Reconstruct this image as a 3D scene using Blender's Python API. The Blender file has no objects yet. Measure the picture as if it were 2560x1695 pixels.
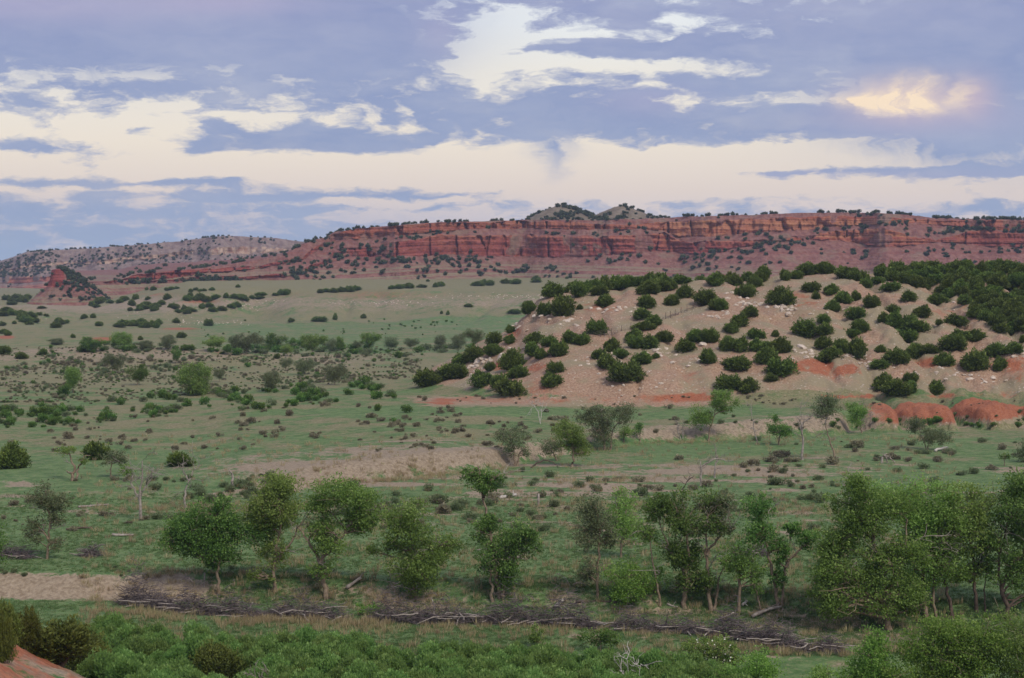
import bpy, math, random
import numpy as np
R = math.radians
scene = bpy.context.scene
col = scene.collection
random.seed(7)
rng = np.random.default_rng(7)

# ------------------------------------------------------------------ camera
# camera 25.6 m above the creek meadow; F = focal length in photo pixels (2560 wide)
H, F, UC, VH = 25.6, 5000.0, 1280.0, 680.0
cam_d = bpy.data.cameras.new('camera'); cam = bpy.data.objects.new('camera', cam_d); col.objects.link(cam)
cam.location = (0, 0, H); cam.rotation_euler = (R(90), 0, 0)
cam_d.sensor_width = 36; cam_d.lens = 36 * F / 2560; cam_d.shift_y = -(847.5 - VH) / 2560
cam_d.clip_start = 1; cam_d.clip_end = 60000
scene.camera = cam
scene.view_settings.view_transform = 'Standard'; scene.view_settings.look = 'None'
scene.view_settings.gamma = 1; scene.view_settings.use_curve_mapping = False
scene.view_settings.exposure = 0.0
scene.cycles.max_bounces = 4; scene.cycles.diffuse_bounces = 2; scene.cycles.transparent_max_bounces = 6
scene.cycles.volume_bounces = 1
scene.cycles.use_denoising = True

# ------------------------------------------------------------------ node helper
class NT:
    def __init__(s, tree): s.t = tree; s.n = tree.nodes; s.l = tree.links
    def put(s, sock, v):
        if v is None: return
        if isinstance(v, bpy.types.NodeSocket): s.l.new(v, sock)
        else: sock.default_value = v
    def math(s, op, a, b=None, c=None, clamp=False):
        n = s.n.new('ShaderNodeMath'); n.operation = op; n.use_clamp = clamp
        for i, v in enumerate((a, b, c)): s.put(n.inputs[i], v)
        return n.outputs[0]
    def vec(s, op, a, b=None, c=None):
        n = s.n.new('ShaderNodeVectorMath'); n.operation = op
        for i, v in enumerate((a, b, c)): s.put(n.inputs[i], v)
        return n.outputs['Value'] if op in ('DOT_PRODUCT', 'LENGTH', 'DISTANCE') else n.outputs[0]
    def noise(s, vec, scale, detail=4, rough=0.55, dist=0.0, color=False):
        n = s.n.new('ShaderNodeTexNoise'); n.inputs['Scale'].default_value = scale
        n.inputs['Detail'].default_value = detail; n.inputs['Roughness'].default_value = rough
        n.inputs['Distortion'].default_value = dist
        if vec is not None: s.l.new(vec, n.inputs['Vector'])
        return n.outputs['Color'] if color else n.outputs[0]
    def mix(s, f, a, b):
        n = s.n.new('ShaderNodeMix'); n.data_type = 'RGBA'
        s.put(n.inputs[0], f); s.put(n.inputs[6], a if isinstance(a, bpy.types.NodeSocket) else (*a, 1))
        s.put(n.inputs[7], b if isinstance(b, bpy.types.NodeSocket) else (*b, 1))
        return n.outputs[2]
    def mul(s, a, b):
        n = s.n.new('ShaderNodeMix'); n.data_type = 'RGBA'; n.blend_type = 'MULTIPLY'; n.inputs[0].default_value = 1
        s.put(n.inputs[6], a); s.put(n.inputs[7], b); return n.outputs[2]
    def sstep(s, v, lo, hi, a=0.0, b=1.0):
        n = s.n.new('ShaderNodeMapRange'); n.interpolation_type = 'SMOOTHSTEP'
        s.put(n.inputs[0], v); n.inputs[1].default_value = lo; n.inputs[2].default_value = hi
        n.inputs[3].default_value = a; n.inputs[4].default_value = b
        return n.outputs[0]
    def ramp(s, f, stops, interp='LINEAR'):
        n = s.n.new('ShaderNodeValToRGB'); n.color_ramp.interpolation = interp
        e = n.color_ramp.elements
        while len(e) < len(stops): e.new(0.5)
        for el, (p, c) in zip(e, stops): el.position = p; el.color = (*c, 1)
        s.put(n.inputs[0], f); return n.outputs[0]
    def xyz(s, x, y, z=0.0):
        n = s.n.new('ShaderNodeCombineXYZ')
        for i, v in enumerate((x, y, z)): s.put(n.inputs[i], v)
        return n.outputs[0]
    def attr(s, name, out='Fac'):
        n = s.n.new('ShaderNodeAttribute'); n.attribute_name = name; return n.outputs[out]

def srgb(r, g, b):
    f = lambda c: (c / 12.92 if c <= .04045 else ((c + .055) / 1.055) ** 2.4)
    return (f(r / 255), f(g / 255), f(b / 255))

# ------------------------------------------------------------------ sky and light
SUN_EL, SUN_AZ = R(46), R(148)      # azimuth clockwise from +Y, the view direction: behind the camera, to the right
world = bpy.data.worlds.new('World'); scene.world = world; world.use_nodes = True
def build_world():
    w = NT(world.node_tree); w.n.clear()
    out = w.n.new('ShaderNodeOutputWorld'); bg = w.n.new('ShaderNodeBackground'); bg.inputs[1].default_value = 0.1
    w.l.new(bg.outputs[0], out.inputs[0])
    sky = w.n.new('ShaderNodeTexSky'); sky.sky_type = 'NISHITA'; sky.sun_disc = False
    sky.sun_elevation = SUN_EL; sky.sun_rotation = SUN_AZ
    tc = w.n.new('ShaderNodeTexCoord'); sp = w.n.new('ShaderNodeSeparateXYZ'); w.l.new(tc.outputs['Generated'], sp.inputs[0])
    x, y, z = sp.outputs
    a = w.math('MULTIPLY', w.math('ARCTAN2', x, y), 10.0)
    e = w.math('MULTIPLY', w.math('ARCSINE', z), 10.0)
    P = w.xyz(a, e, 0.0)
    # wispy warp of the cloud field
    wq = w.vec('MULTIPLY', P, (1.0, 3.0, 1.0))
    wn = w.noise(wq, 2.2, 5, 0.6, color=True)
    wv = w.vec('MULTIPLY', w.vec('SUBTRACT', wn, (0.5, 0.5, 0.5)), (0.42, 0.13, 0.0))
    Pw = w.vec('ADD', P, wv)
    n1 = w.noise(w.vec('MULTIPLY', Pw, (0.8, 2.2, 1.0)), 5.2, 7, 0.62)
    n2 = w.noise(w.vec('MULTIPLY', P, (0.5, 1.4, 1.0)), 1.7, 5, 0.5)
    n3 = w.noise(w.vec('MULTIPLY', Pw, (2.2, 0.45, 1.0)), 5.0, 4, 0.6)      # falling streaks
    def ae(u, v):
        t = (u - UC) / F; aa = math.atan(t); ee = math.atan((VH - v) / F * math.cos(aa)); return aa * 10, ee * 10
    def sep(vv, i):
        n = w.n.new('ShaderNodeSeparateXYZ'); w.l.new(vv, n.inputs[0]); return n.outputs[i]
    def blobs(P_, lst):
        acc = None
        for (u, v, ru, rv, amp) in lst:
            ca, ce = ae(u, v); ia, ie = F / 10 / ru, F / 10 / rv
            q = w.vec('MULTIPLY_ADD', P_, (ia, ie, 0), (-ca * ia, -ce * ie, 0))
            g = w.math('POWER', math.exp(-1), w.vec('DOT_PRODUCT', q, q))
            acc = w.math('MULTIPLY', g, amp) if acc is None else w.math('MULTIPLY_ADD', g, amp, acc)
        return acc
    CL = [ # u, v, ru, rv, weight  (+ cloud, - open sky)
        (330, 335, 470, 52, -.95), (0, 345, 160, 36, -.35), (90, 238, 130, 14, -.4), (300, 195, 330, 16, -.45), (430, 268, 120, 18, -.6),
        (640, 258, 90, 12, -.5), (760, 300, 150, 13, -.75), (930, 285, 22, 26, -.6), (1010, 290, 20, 30, -.65), (1125, 325, 22, 22, -.5),
        (690, 345, 190, 26, 1.35), (900, 358, 170, 14, 1.0), (500, 366, 80, 11, 1.0), (560, 322, 50, 10, .9),
        (70, 366, 130, 12, 1.2), (350, 331, 30, 6, .7), (230, 418, 40, 5, .55), (110, 320, 32, 6, .6),
        (1225, 130, 110, 95, -1.0), (1400, 100, 230, 30, -1.1), (1460, 162, 260, 22, -1.15), (1330, 30, 110, 26, -.6), (1650, 42, 150, 13, -.6),
        (1590, 118, 380, 20, 1.5), (1560, 25, 180, 18, 1.0), (1285, 182, 50, 8, .6), (1340, 208, 120, 9, -.35),
        (1980, 250, 190, 12, -.9), (1720, 258, 50, 26, -.55), (1620, 215, 60, 10, -.55),
        (2260, 256, 120, 40, -1.0), (2430, 250, 40, 30, -.3),
        (700, 418, 900, 26, -.75), (1700, 395, 620, 38, -1.15), (1250, 420, 400, 40, -.7), (2250, 395, 300, 26, -.6), (2000, 470, 500, 24, -.75), (1500, 470, 360, 20, -.8), (2300, 492, 200, 12, -.45),
        (120, 455, 190, 10, 1.05), (400, 456, 110, 9, .95), (560, 463, 120, 9, 1.0), (250, 492, 420, 9, .6), (850, 485, 300, 12, .85), (1150, 480, 180, 12, .8), (300, 520, 700, 22, .5),
        (1000, 540, 330, 12, -.75), (420, 510, 200, 5, -.45), (860, 500, 90, 5, -.4), (1000, 505, 200, 5, -.5),
        (2010, 428, 190, 11, 1.35), (2340, 438, 280, 18, 1.0), (2450, 415, 260, 14, .7), (2330, 478, 120, 12, .6), (1760, 500, 300, 10, .2), (1725, 398, 26, 6, .75), (1493, 476, 28, 5, .6), (2090, 494, 100, 5, .6),
        (2500, 100, 500, 130, .35), (1500, 290, 700, 50, .35), (2120, 310, 420, 26, .45), (900, 60, 500, 150, .3), (100, 90, 500, 70, .2), (2540, 500, 200, 30, .5)]
    # cloud cover over the view, row by row of elevation: each curve node carries three rows, cover as a function of azimuth
    NB, VT, U0, U1 = 48, -40.0, -200.0, 2760.0
    vrow = VH - 30 - (VH - 30 - VT) * np.arange(NB) / (NB - 1)      # from just above the horizon to the top of the picture
    uu = np.linspace(U0, U1, 120)
    def base(v): return np.interp(VH - v, [0, 90, 150, 200, 255, 320, 480, 720], [.24, .36, .10, -.24, -.16, .36, .44, .30])
    cov = None
    a0, a1 = ae(U0, 300)[0], ae(U1, 300)[0]
    an = w.math('DIVIDE', w.math('SUBTRACT', sep(Pw, 0), a0), a1 - a0, clamp=True)
    e0 = ae(UC, vrow[0])[1]; e1 = ae(UC, vrow[-1])[1]
    en = w.math('MULTIPLY', w.math('SUBTRACT', sep(Pw, 1), e0), (NB - 1) / (e1 - e0))
    en = w.math('MAXIMUM', en, 0.0)
    en3 = w.xyz(en, en, en); an3 = w.xyz(an, an, an)
    for k in range(0, NB, 3):
        cn = w.n.new('ShaderNodeRGBCurve'); w.l.new(an3, cn.inputs['Color'])
        for j in range(3):
            v = vrow[k + j]; val = base(v) + 0 * uu
            for (u, vv, ru, rv, amp) in CL: val = val + amp * np.exp(-((uu - u) / ru) ** 2 - ((v - vv) / max(rv, 9)) ** 2)
            cv = cn.mapping.curves[j]; aa = (10 * np.arctan((uu - UC) / F) - a0) / (a1 - a0)
            pts = [(float(p), float(np.clip(q * .25 + .5, 0, 1))) for p, q in zip(aa, val)]
            cv.points[0].location = pts[0]; cv.points[1].location = pts[-1]
            for p in pts[1:-1]: cv.points.new(*p)
        cn.mapping.update()
        tent = w.vec('MAXIMUM', w.vec('SUBTRACT', (1, 1, 1), w.vec('ABSOLUTE', w.vec('SUBTRACT', en3, (k, k + 1, k + 2)))), (0, 0, 0))
        d = w.vec('DOT_PRODUCT', cn.outputs[0], tent)
        cov = d if cov is None else w.math('ADD', cov, d)
    top = w.math('SUBTRACT', en, float(NB - 1), clamp=True)          # above the picture the same broken cloud goes on
    cov = w.math('MULTIPLY_ADD', top, .59, cov)
    cov = w.math('MULTIPLY_ADD', cov, 4.0, -2.0)
    cov = w.math('MULTIPLY_ADD', w.math('SUBTRACT', n1, 0.5), 2.9, cov)
    cov = w.math('MULTIPLY_ADD', w.math('SUBTRACT', n2, 0.5), 0.9, cov)
    mask = w.sstep(cov, -0.30, 0.48)
    # soft veils: virga shafts and thin sheets
    SO = [(1375, 358, 60, 28, .75), (1372, 395, 30, 26, .55), (1388, 425, 22, 22, .35), (2440, 350, 230, 60, 1.0), (2200, 340, 120, 40, .4), (250, 150, 600, 42, .75), (1120, 60, 110, 110, .5), (2560, 300, 220, 120, .7), (300, 205, 420, 16, .35), (100, 545, 900, 45, .6)]
    soft = w.math('MULTIPLY', blobs(Pw, SO), w.math('MULTIPLY_ADD', n3, 1.9, 0.0), clamp=True)
    thin = w.sstep(w.noise(w.vec('MULTIPLY', Pw, (0.6, 2.2, 1.0)), 1.9, 7, 0.62), 0.45, 0.75, 1.0, 0.82)
    sheet = w.math('MULTIPLY', blobs(P, [(380, 40, 620, 125, 1.5), (880, 110, 190, 110, 1.2), (2420, 110, 420, 190, 1.6), (200, 130, 420, 40, .6)]), 0.95, clamp=True)      # smooth high sheets
    mask = w.math('MAXIMUM', w.math('MULTIPLY', mask, thin), w.math('MAXIMUM', soft, sheet))
    # open sky between the clouds: thin cream veil over the blue
    eh = w.math('MULTIPLY', e, 0.5)
    clear = w.ramp(eh, [(0.0, srgb(214, 208, 216)), (.12, srgb(226, 213, 214)), (.2, srgb(237, 220, 209)), (.32, srgb(248, 234, 216)), (.5, srgb(250, 243, 230)), (.62, srgb(249, 251, 249)), (1.0, srgb(236, 242, 250))])
    clear = w.mix(0.10, clear, w.vec('SCALE', sky.outputs[0], None) if False else w.mul(sky.outputs[0], (0.1, 0.1, 0.1, 1)))
    shade = w.math('MULTIPLY_ADD', w.math('SUBTRACT', n2, 0.5), 1.6, w.math('MULTIPLY_ADD', w.math('SUBTRACT', n1, 0.5), 1.1, 0.5), clamp=True)
    cl_hi = w.ramp(eh, [(0.0, srgb(165, 183, 208)), (.2, srgb(167, 178, 204)), (.45, srgb(166, 176, 204)), (.75, srgb(169, 173, 203)), (1.0, srgb(174, 178, 206))])
    cl_lo = w.ramp(eh, [(0.0, srgb(153, 175, 206)), (.2, srgb(143, 160, 196)), (.45, srgb(137, 153, 194)), (.75, srgb(142, 153, 194)), (1.0, srgb(148, 160, 197))])
    cloud = w.mix(shade, cl_lo, cl_hi)
    pk = blobs(P, [(60, 10, 330, 45, .55), (560, 5, 200, 30, .6), (2330, 300, 330, 40, .35), (1620, 250, 130, 40, .4), (2100, 440, 500, 20, .3), (1100, 80, 60, 60, .3)])
    cloud = w.mix(w.math('MULTIPLY', pk, 0.6, clamp=True), cloud, srgb(196, 182, 208))
    colr = w.mix(mask, clear, cloud)
    gold = w.math('MULTIPLY', blobs(Pw, [(2270, 256, 85, 28, 1.7), (2160, 250, 60, 16, .9), (2420, 240, 26, 36, .5), (2270, 205, 80, 20, .45)]), w.math('MULTIPLY_ADD', n3, 3.2, -0.75), clamp=True)
    colr = w.mix(gold, w.mix(blobs(P, [(2270, 250, 150, 55, .5), (2440, 240, 50, 50, .3)]), colr, srgb(224, 190, 196)), srgb(255, 232, 203))
    w.l.new(w.mul(colr, (10, 10, 10, 1)), bg.inputs[0])
build_world()
world.cycles.sampling_method = 'NONE'
sun_d = bpy.data.lights.new('sun', 'SUN'); sun = bpy.data.objects.new('sun', sun_d); col.objects.link(sun)
sun_d.energy = 2.6; sun_d.angle = R(15); sun_d.color = (1.0, 0.92, 0.80)
sun.rotation_euler = (R(90) - SUN_EL, 0, R(180) - SUN_AZ)
sun.location = (0, 0, 300)

# ------------------------------------------------------------------ numpy noise
def _hash(ix, iy, seed):
    h = (ix.astype(np.int64) * 374761393 + iy.astype(np.int64) * 668265263 + seed * 1442695041) & 0xFFFFFFFF
    h = ((h ^ (h >> 13)) * 1274126177) & 0xFFFFFFFF
    return ((h ^ (h >> 16)) & 0xFFFF) / 65535.0
def vnoise(x, y, seed=0):
    x = np.asarray(x, float); y = np.asarray(y, float)
    ix = np.floor(x); iy = np.floor(y); fx = x - ix; fy = y - iy
    fx = fx * fx * fx * (fx * (fx * 6 - 15) + 10); fy = fy * fy * fy * (fy * (fy * 6 - 15) + 10)
    a = _hash(ix, iy, seed); b = _hash(ix + 1, iy, seed); c = _hash(ix, iy + 1, seed); d = _hash(ix + 1, iy + 1, seed)
    return a + (b - a) * fx + (c - a) * fy + (a - b - c + d) * fx * fy
def fbm(x, y, seed=0, octv=4, rough=0.5):
    s = 0; amp = 1; tot = 0
    for i in range(octv):
        s = s + amp * (vnoise(x * 2 ** i + i * 17.3, y * 2 ** i - i * 9.1, seed + i) - .5); tot += amp; amp *= rough
    return s / tot * 2          # about -1..1
def sm(t): t = np.clip(t, 0, 1); return t * t * (3 - 2 * t)

# ------------------------------------------------------------------ the lie of the land
def ln(pts, z0):      # a line on the ground, given where the photograph shows it -> y as a function of x
    p = np.array([((u - UC) / F * ((H - z0) * F / (v - VH)), (H - z0) * F / (v - VH)) for u, v in pts]); o = np.argsort(p[:, 0])
    return p[o, 0], p[o, 1]
B1 = ln([(-900, 1426), (0, 1430), (300, 1431), (520, 1433), (700, 1438), (1000, 1442), (1400, 1452), (1700, 1468), (2000, 1484), (2300, 1495), (3300, 1505)], 0)
B2 = ln([(-900, 1290), (200, 1275), (500, 1245), (700, 1225), (870, 1194), (1000, 1188), (1200, 1172), (1300, 1150), (1480, 1118), (1640, 1102), (1800, 1096), (2000, 1088), (2130, 1078), (2300, 1066), (2560, 1062), (3500, 1060)], .3)
B2H = ([-900, 480, 600, 870, 1100, 1300, 1500, 1800, 2000, 2200, 2560, 3500], [.5, .6, 1.3, 2.0, 2.5, 2.1, 1.7, 2.3, 2.8, 3.3, 3.6, 3.6])
B2W = ([-900, 480, 700, 870, 1900, 2100, 3500], [40, 30, 16, 5, 5, 7, 7])
B3 = ln([(-900, 1090), (0, 1066), (400, 1038), (700, 1008), (900, 984), (1030, 965), (1300, 955), (3500, 950)], 1.4)
CREST = ([-40, -24, -21, -12.9, -4.3, 1.5, 4, 6, 10.5, 19, 36, 54, 68, 80, 110, 160, 260], [0, 0, .6, 4.6, 8.6, 11.6, 14.6, 17.2, 19.0, 19.9, 20.8, 21.2, 22.0, 21.6, 21.4, 21, 20])
def hill_h(x, y):
    wob = fbm(x / 30, y / 30, 41, 3) * 6
    yf = np.interp(x, [-40, -20, 0, 20, 60, 100, 200], [392, 384, 350, 343, 346, 344, 342]) + wob * .5
    yc = np.interp(x, [-40, -10, 10, 60, 100, 200], [432, 428, 428, 434, 440, 450])
    t = np.clip((y - yf) / (yc - yf), 0, 1.0)
    ramp = .55 * t + .45 * (1 - (1 - t) ** 2) ; ramp = ramp * sm(t * 5 + .15)
    c = np.interp(x + wob * .35, *CREST)
    h = c * ramp
    # horizontal rock ledges
    lv = h + fbm(x / 14, y / 40, 43, 3) * 1.1
    for lz, amp, wd in ((5.6, .9, .25), (10.5, .8, .25), (14.2, 1.1, .22), (17.6, .8, .3)):
        h = h + amp * (sm((lv - lz) / wd) - sm((lv - lz + 2.0) / 3.6)) * sm(h / 2) * np.clip(fbm(x / 18, y / 18, int(lz * 7), 2) * 1.6 + .55, 0, 1)
    back = np.clip((y - yc) / 160, 0, 1)
    h = h * (1 - .55 * sm(back)) + np.where(y > yc, -1.0 * sm((y - yc) / 20), 0)
    h = h * (1 - sm((y - 640) / 260))
    h = h + fbm(x / 7, y / 7, 44, 5, .6) * .55 * sm(h / 3) - np.clip(.22 - np.abs(fbm(x / 13 + .3 * fbm(x / 20, y / 20, 46, 2), y / 70, 45, 3)), 0, 1) / .22 * 1.0 * sm(h / 4) * sm((448 - y) / 20)
    return np.maximum(h, 0)
def terrain(x, y):
    x = np.asarray(x, float); y = np.asarray(y, float)
    u = UC + F * x / np.maximum(y, 1)
    b1 = np.interp(x, *B1) + fbm(x / 9, y / 50, 1, 3) * 1.6
    z = -1.7 + 1.7 * sm((y - b1 + 4.2) / 4.2) - .6 * sm((150 - y) / 18)
    flute = np.clip((u - 2020) / 120, 0, 1)
    b2 = np.interp(x, *B2) + fbm(x / 10, y / 60, 2, 3) * 2.0 * (1 - flute)
    lob = np.abs(((x / 9.5 + .45 * fbm(x / 9, 0 * x, 5, 2)) % 1) - .5) * 2         # 0 at the nose of each lobe, 1 in the gullies between
    b2 = b2 + flute * (13.0 * lob ** 1.8 - 4.0 + fbm(x / 2.2, y / 6, 6, 3) * 1.4 - np.clip(.2 - np.abs(fbm(x / 1.6, y / 14, 16, 2)), 0, 1) * -7.0)
    h2 = np.interp(u, *B2H) * (1 - flute * .45 * np.clip(lob, 0, 1) ** 2 + flute * .30 * fbm(x / 2.4, y / 5, 7, 4, .65)); w2 = np.interp(u, *B2W)
    st = np.clip((y - b2) / w2, 0, 1)
    up = h2 * (1 - (1 - st) ** 1.7)
    b3 = np.interp(x, *B3) + fbm(x / 25, y / 60, 3, 3) * 5
    drop = sm((y - b3) / 14)
    z = z + (up + .004 * np.maximum(y - b2, 0)) * (1 - drop) - .6 * drop
    z = z + fbm(x / 22, y / 30, 8, 4) * .45 * sm((y - 140) / 60) + fbm(x / 3.5, y / 3.5, 9, 3) * .10
    # far valley: low mounds, then the scarp up to the upper plain
    z = z + 3.6 * np.exp(-((x + 118) / 62) ** 2 - ((y - 600) / 26) ** 2) + 2.2 * np.exp(-((x + 150) / 50) ** 2 - ((y - 780) / 40) ** 2)
    roll = np.clip((470 - u) / 260, 0, 1)
    ys = 1000 - 130 * roll + fbm(x / 90, y / 260, 10, 4) * 70 + 40 * np.exp(-((u - 650) / 60) ** 2)
    wd = 150 + 330 * roll
    t = np.clip((y - ys) / wd, 0, 1)
    g = np.abs(fbm(x / 38, y / 120, 11, 3))
    z = z + (16.2 - 10.0 * roll) * (sm(t) * .75 + .25 * t ** .6) + 6.2 * (1 - roll) * np.clip((y - 1130) / 380, 0, 1)
    z = z - 2.4 * np.clip(.28 - g, 0, 1) / .28 * sm(t * 3) * sm((1 - t) * 3)
    z = z + roll * fbm(x / 70, y / 70, 12, 4) * 3.0 * sm((y - 820) / 200) * (1 - sm((y - 1400) / 300))
    z = z + fbm(x / 45, y / 45, 13, 4) * .7 * sm((y - 420) / 200)
    z = z + hill_h(x, y)
    # the slope below the viewpoint
    zf = 23.2 - .236 * y + 11.2 * np.exp(-((x + 38) / 18.9) ** 2 - ((y - 106) / 26) ** 2) + fbm(x / 4, y / 4, 14, 5, .6) * .8
    k = 1.2
    return np.where(y < 190, np.maximum(z, zf) + k * .25 * np.exp(-((z - zf) / k) ** 2), z)

GR = {}      # sampled ground heights: rows (distance), columns (x / distance)
def gz(x, y):
    """ground height, read from the sampled sheet"""
    x = np.asarray(x, float); y = np.asarray(y, float); rows, cols, Z = GR['rows'], GR['cols'], GR['Z']
    i = np.clip(np.searchsorted(rows, y) - 1, 0, len(rows) - 2); fy = (y - rows[i]) / (rows[i + 1] - rows[i])
    c = (x / y - cols[0]) / (cols[1] - cols[0]); j = np.clip(c.astype(int), 0, len(cols) - 2); fc = c - j
    return (Z[i, j] * (1 - fc) + Z[i, j + 1] * fc) * (1 - fy) + (Z[i + 1, j] * (1 - fc) + Z[i + 1, j + 1] * fc) * fy
def at(u, v, ymin=95, ymax=1500):
    """the point of the ground that the photograph shows at (u, v)"""
    rows, cols, Z = GR['rows'], GR['cols'], GR['Z']; s_ = (u - UC) / F
    c = (s_ - cols[0]) / (cols[1] - cols[0]); j = int(np.clip(c, 0, len(cols) - 2)); fc = c - j
    i0, i1 = np.searchsorted(rows, (ymin, ymax)); yy = rows[i0:i1]; zz = Z[i0:i1, j] * (1 - fc) + Z[i0:i1, j + 1] * fc
    d = zz - (H - (v - VH) / F * yy); i = int(np.argmax(d > 0))
    if d[i] <= 0: i = int(np.argmax(d)); y_ = yy[i]
    elif i > 0: f = d[i - 1] / (d[i - 1] - d[i]); y_ = yy[i - 1] + f * (yy[i] - yy[i - 1])
    else: y_ = yy[0]
    return np.array([s_ * y_, y_, float(np.interp(y_, yy, zz))])

# ------------------------------------------------------------------ mesh helpers
def mesh(name, V, faces, mat=None, smooth=False, attrs=None):
    me = bpy.data.meshes.new(name); V = np.asarray(V, np.float32)
    me.vertices.add(len(V)); me.vertices.foreach_set('co', V.ravel())
    if isinstance(faces, np.ndarray): faces = [faces]
    elif not isinstance(faces[0], np.ndarray): faces = [np.asarray(faces, np.int32)]
    faces = [np.asarray(f, np.int32) for f in faces if len(f)]
    nl = sum(f.size for f in faces); npoly = sum(len(f) for f in faces)
    me.loops.add(nl); me.loops.foreach_set('vertex_index', np.concatenate([f.ravel() for f in faces]))
    me.polygons.add(npoly); tot = np.concatenate([np.full(len(f), f.shape[1], np.int32) for f in faces])
    st = np.concatenate([[0], np.cumsum(tot)[:-1]]).astype(np.int32)
    me.polygons.foreach_set('loop_start', st)
    try: me.polygons.foreach_set('loop_total', tot)
    except Exception: pass
    if smooth: me.polygons.foreach_set('use_smooth', np.ones(npoly, bool))
    for an, av in (attrs or {}).items():
        av = np.asarray(av, np.float32)
        if av.ndim == 1: a = me.attributes.new(an, 'FLOAT', 'POINT'); a.data.foreach_set('value', av)
        elif av.shape[1] == 3: a = me.attributes.new(an, 'FLOAT_VECTOR', 'POINT'); a.data.foreach_set('vector', av.ravel())
        else: a = me.attributes.new(an, 'FLOAT_COLOR', 'POINT'); a.data.foreach_set('color', av.ravel())
    me.update(calc_edges=True); me.validate()
    if mat: me.materials.append(mat)
    return me
def link(name, me, parent=None, loc=None, **props):
    o = bpy.data.objects.new(name, me); col.objects.link(o)
    if parent: o.parent = parent
    if loc is not None: o.location = loc
    for k, v in props.items(): o[k] = v
    return o
def thing(name, loc, label, cat, group=None, rz=0.0):
    o = link(name, None, None, loc, label=label, category=cat); o.rotation_euler.z = rz
    o.empty_display_size = .3
    if group: o['group'] = group
    return o
def grid_faces(nr, nc):
    i = np.arange(nr - 1)[:, None] * nc + np.arange(nc - 1)[None, :]
    return np.stack([i, i + 1, i + nc + 1, i + nc], -1).reshape(-1, 4)

# ------------------------------------------------------------------ materials
def new_mat(name):
    m = bpy.data.materials.new(name); m.use_nodes = True; t = NT(m.node_tree); t.n.clear()
    out = t.n.new('ShaderNodeOutputMaterial'); b = t.n.new('ShaderNodeBsdfPrincipled'); t.l.new(b.outputs[0], out.inputs[0])
    b.inputs['Roughness'].default_value = .9; b.inputs['Specular IOR Level'].default_value = .15
    t.out = out; t.b = b; return m, t
def bump(t, h, dist, strength=1.0):
    n = t.n.new('ShaderNodeBump'); n.inputs['Distance'].default_value = dist; n.inputs['Strength'].default_value = strength
    t.l.new(h, n.inputs['Height']); t.l.new(n.outputs[0], t.b.inputs['Normal'])
def pos(t): return t.n.new('ShaderNodeNewGeometry').outputs['Position']

def mat_ground():
    m, t = new_mat('ground'); p = pos(t)
    sp = t.n.new('ShaderNodeSeparateColor'); t.l.new(t.attr('cover', 'Color'), sp.inputs[0])
    soil, dry, red = sp.outputs; grav = t.attr('gravel')
    nA = t.noise(p, .10, 5, .6); nB = t.noise(p, .55, 5, .65); nC = t.noise(p, 2.6, 4, .7)
    g = t.mix(t.sstep(nB, .38, .62), (.068, .132, .042), (.130, .200, .074))
    g = t.mix(t.sstep(nC, .45, .75), g, (.20, .205, .105))
    olive = t.mix(t.sstep(nC, .35, .7), (.150, .142, .072), (.265, .235, .130))
    f = t.math('MULTIPLY_ADD', t.math('SUBTRACT', nA, .5), 2.2, t.math('MULTIPLY_ADD', t.math('SUBTRACT', nB, .5), 1.1, dry))
    c = t.mix(t.sstep(f, .35, .75), g, olive)
    soilc = t.mix(t.sstep(nC, .3, .7), (.200, .150, .102), (.340, .272, .195))
    f2 = t.math('MULTIPLY_ADD', t.math('SUBTRACT', nB, .5), 1.5, t.math('MULTIPLY_ADD', t.math('SUBTRACT', nC, .5), .7, t.math('MULTIPLY_ADD', t.math('SUBTRACT', nA, .5), .8, soil)))
    c = t.mix(t.sstep(f2, .42, .66), c, soilc)
    gr = t.mix(t.sstep(nC, .35, .68), (.245, .150, .098), (.40, .272, .19))
    gr = t.mix(t.math('MULTIPLY', t.sstep(nA, .42, .60), .8), gr, (.245, .215, .135))
    vor = t.n.new('ShaderNodeTexVoronoi'); vor.inputs['Scale'].default_value = 1.15; t.l.new(p, vor.inputs['Vector'])
    stone = t.math('MULTIPLY', t.sstep(vor.outputs['Distance'], .30, .18), t.sstep(t.noise(p, .33, 3, .6), .42, .62))
    gr = t.mix(t.math('MULTIPLY', stone, .75), gr, (.50, .42, .34))
    f3 = t.math('MULTIPLY_ADD', t.math('SUBTRACT', nB, .5), .9, grav)
    c = t.mix(t.sstep(f3, .4, .62), c, gr)
    rd = t.mix(t.sstep(nC, .3, .7), (.24, .074, .038), (.37, .150, .084))
    f4 = t.math('MULTIPLY_ADD', t.math('SUBTRACT', nB, .5), .9, t.math('MULTIPLY_ADD', t.math('SUBTRACT', nC, .5), .5, red))
    c = t.mix(t.sstep(f4, .32, .72), c, rd)
    t.l.new(c, t.b.inputs['Base Color'])
    bump(t, t.math('ADD', t.noise(p, 1.3, 5, .7), t.math('MULTIPLY', t.math('MULTIPLY', stone, grav, clamp=True), .6)), .22, .8)
    return m
M_GROUND = mat_ground()

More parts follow.
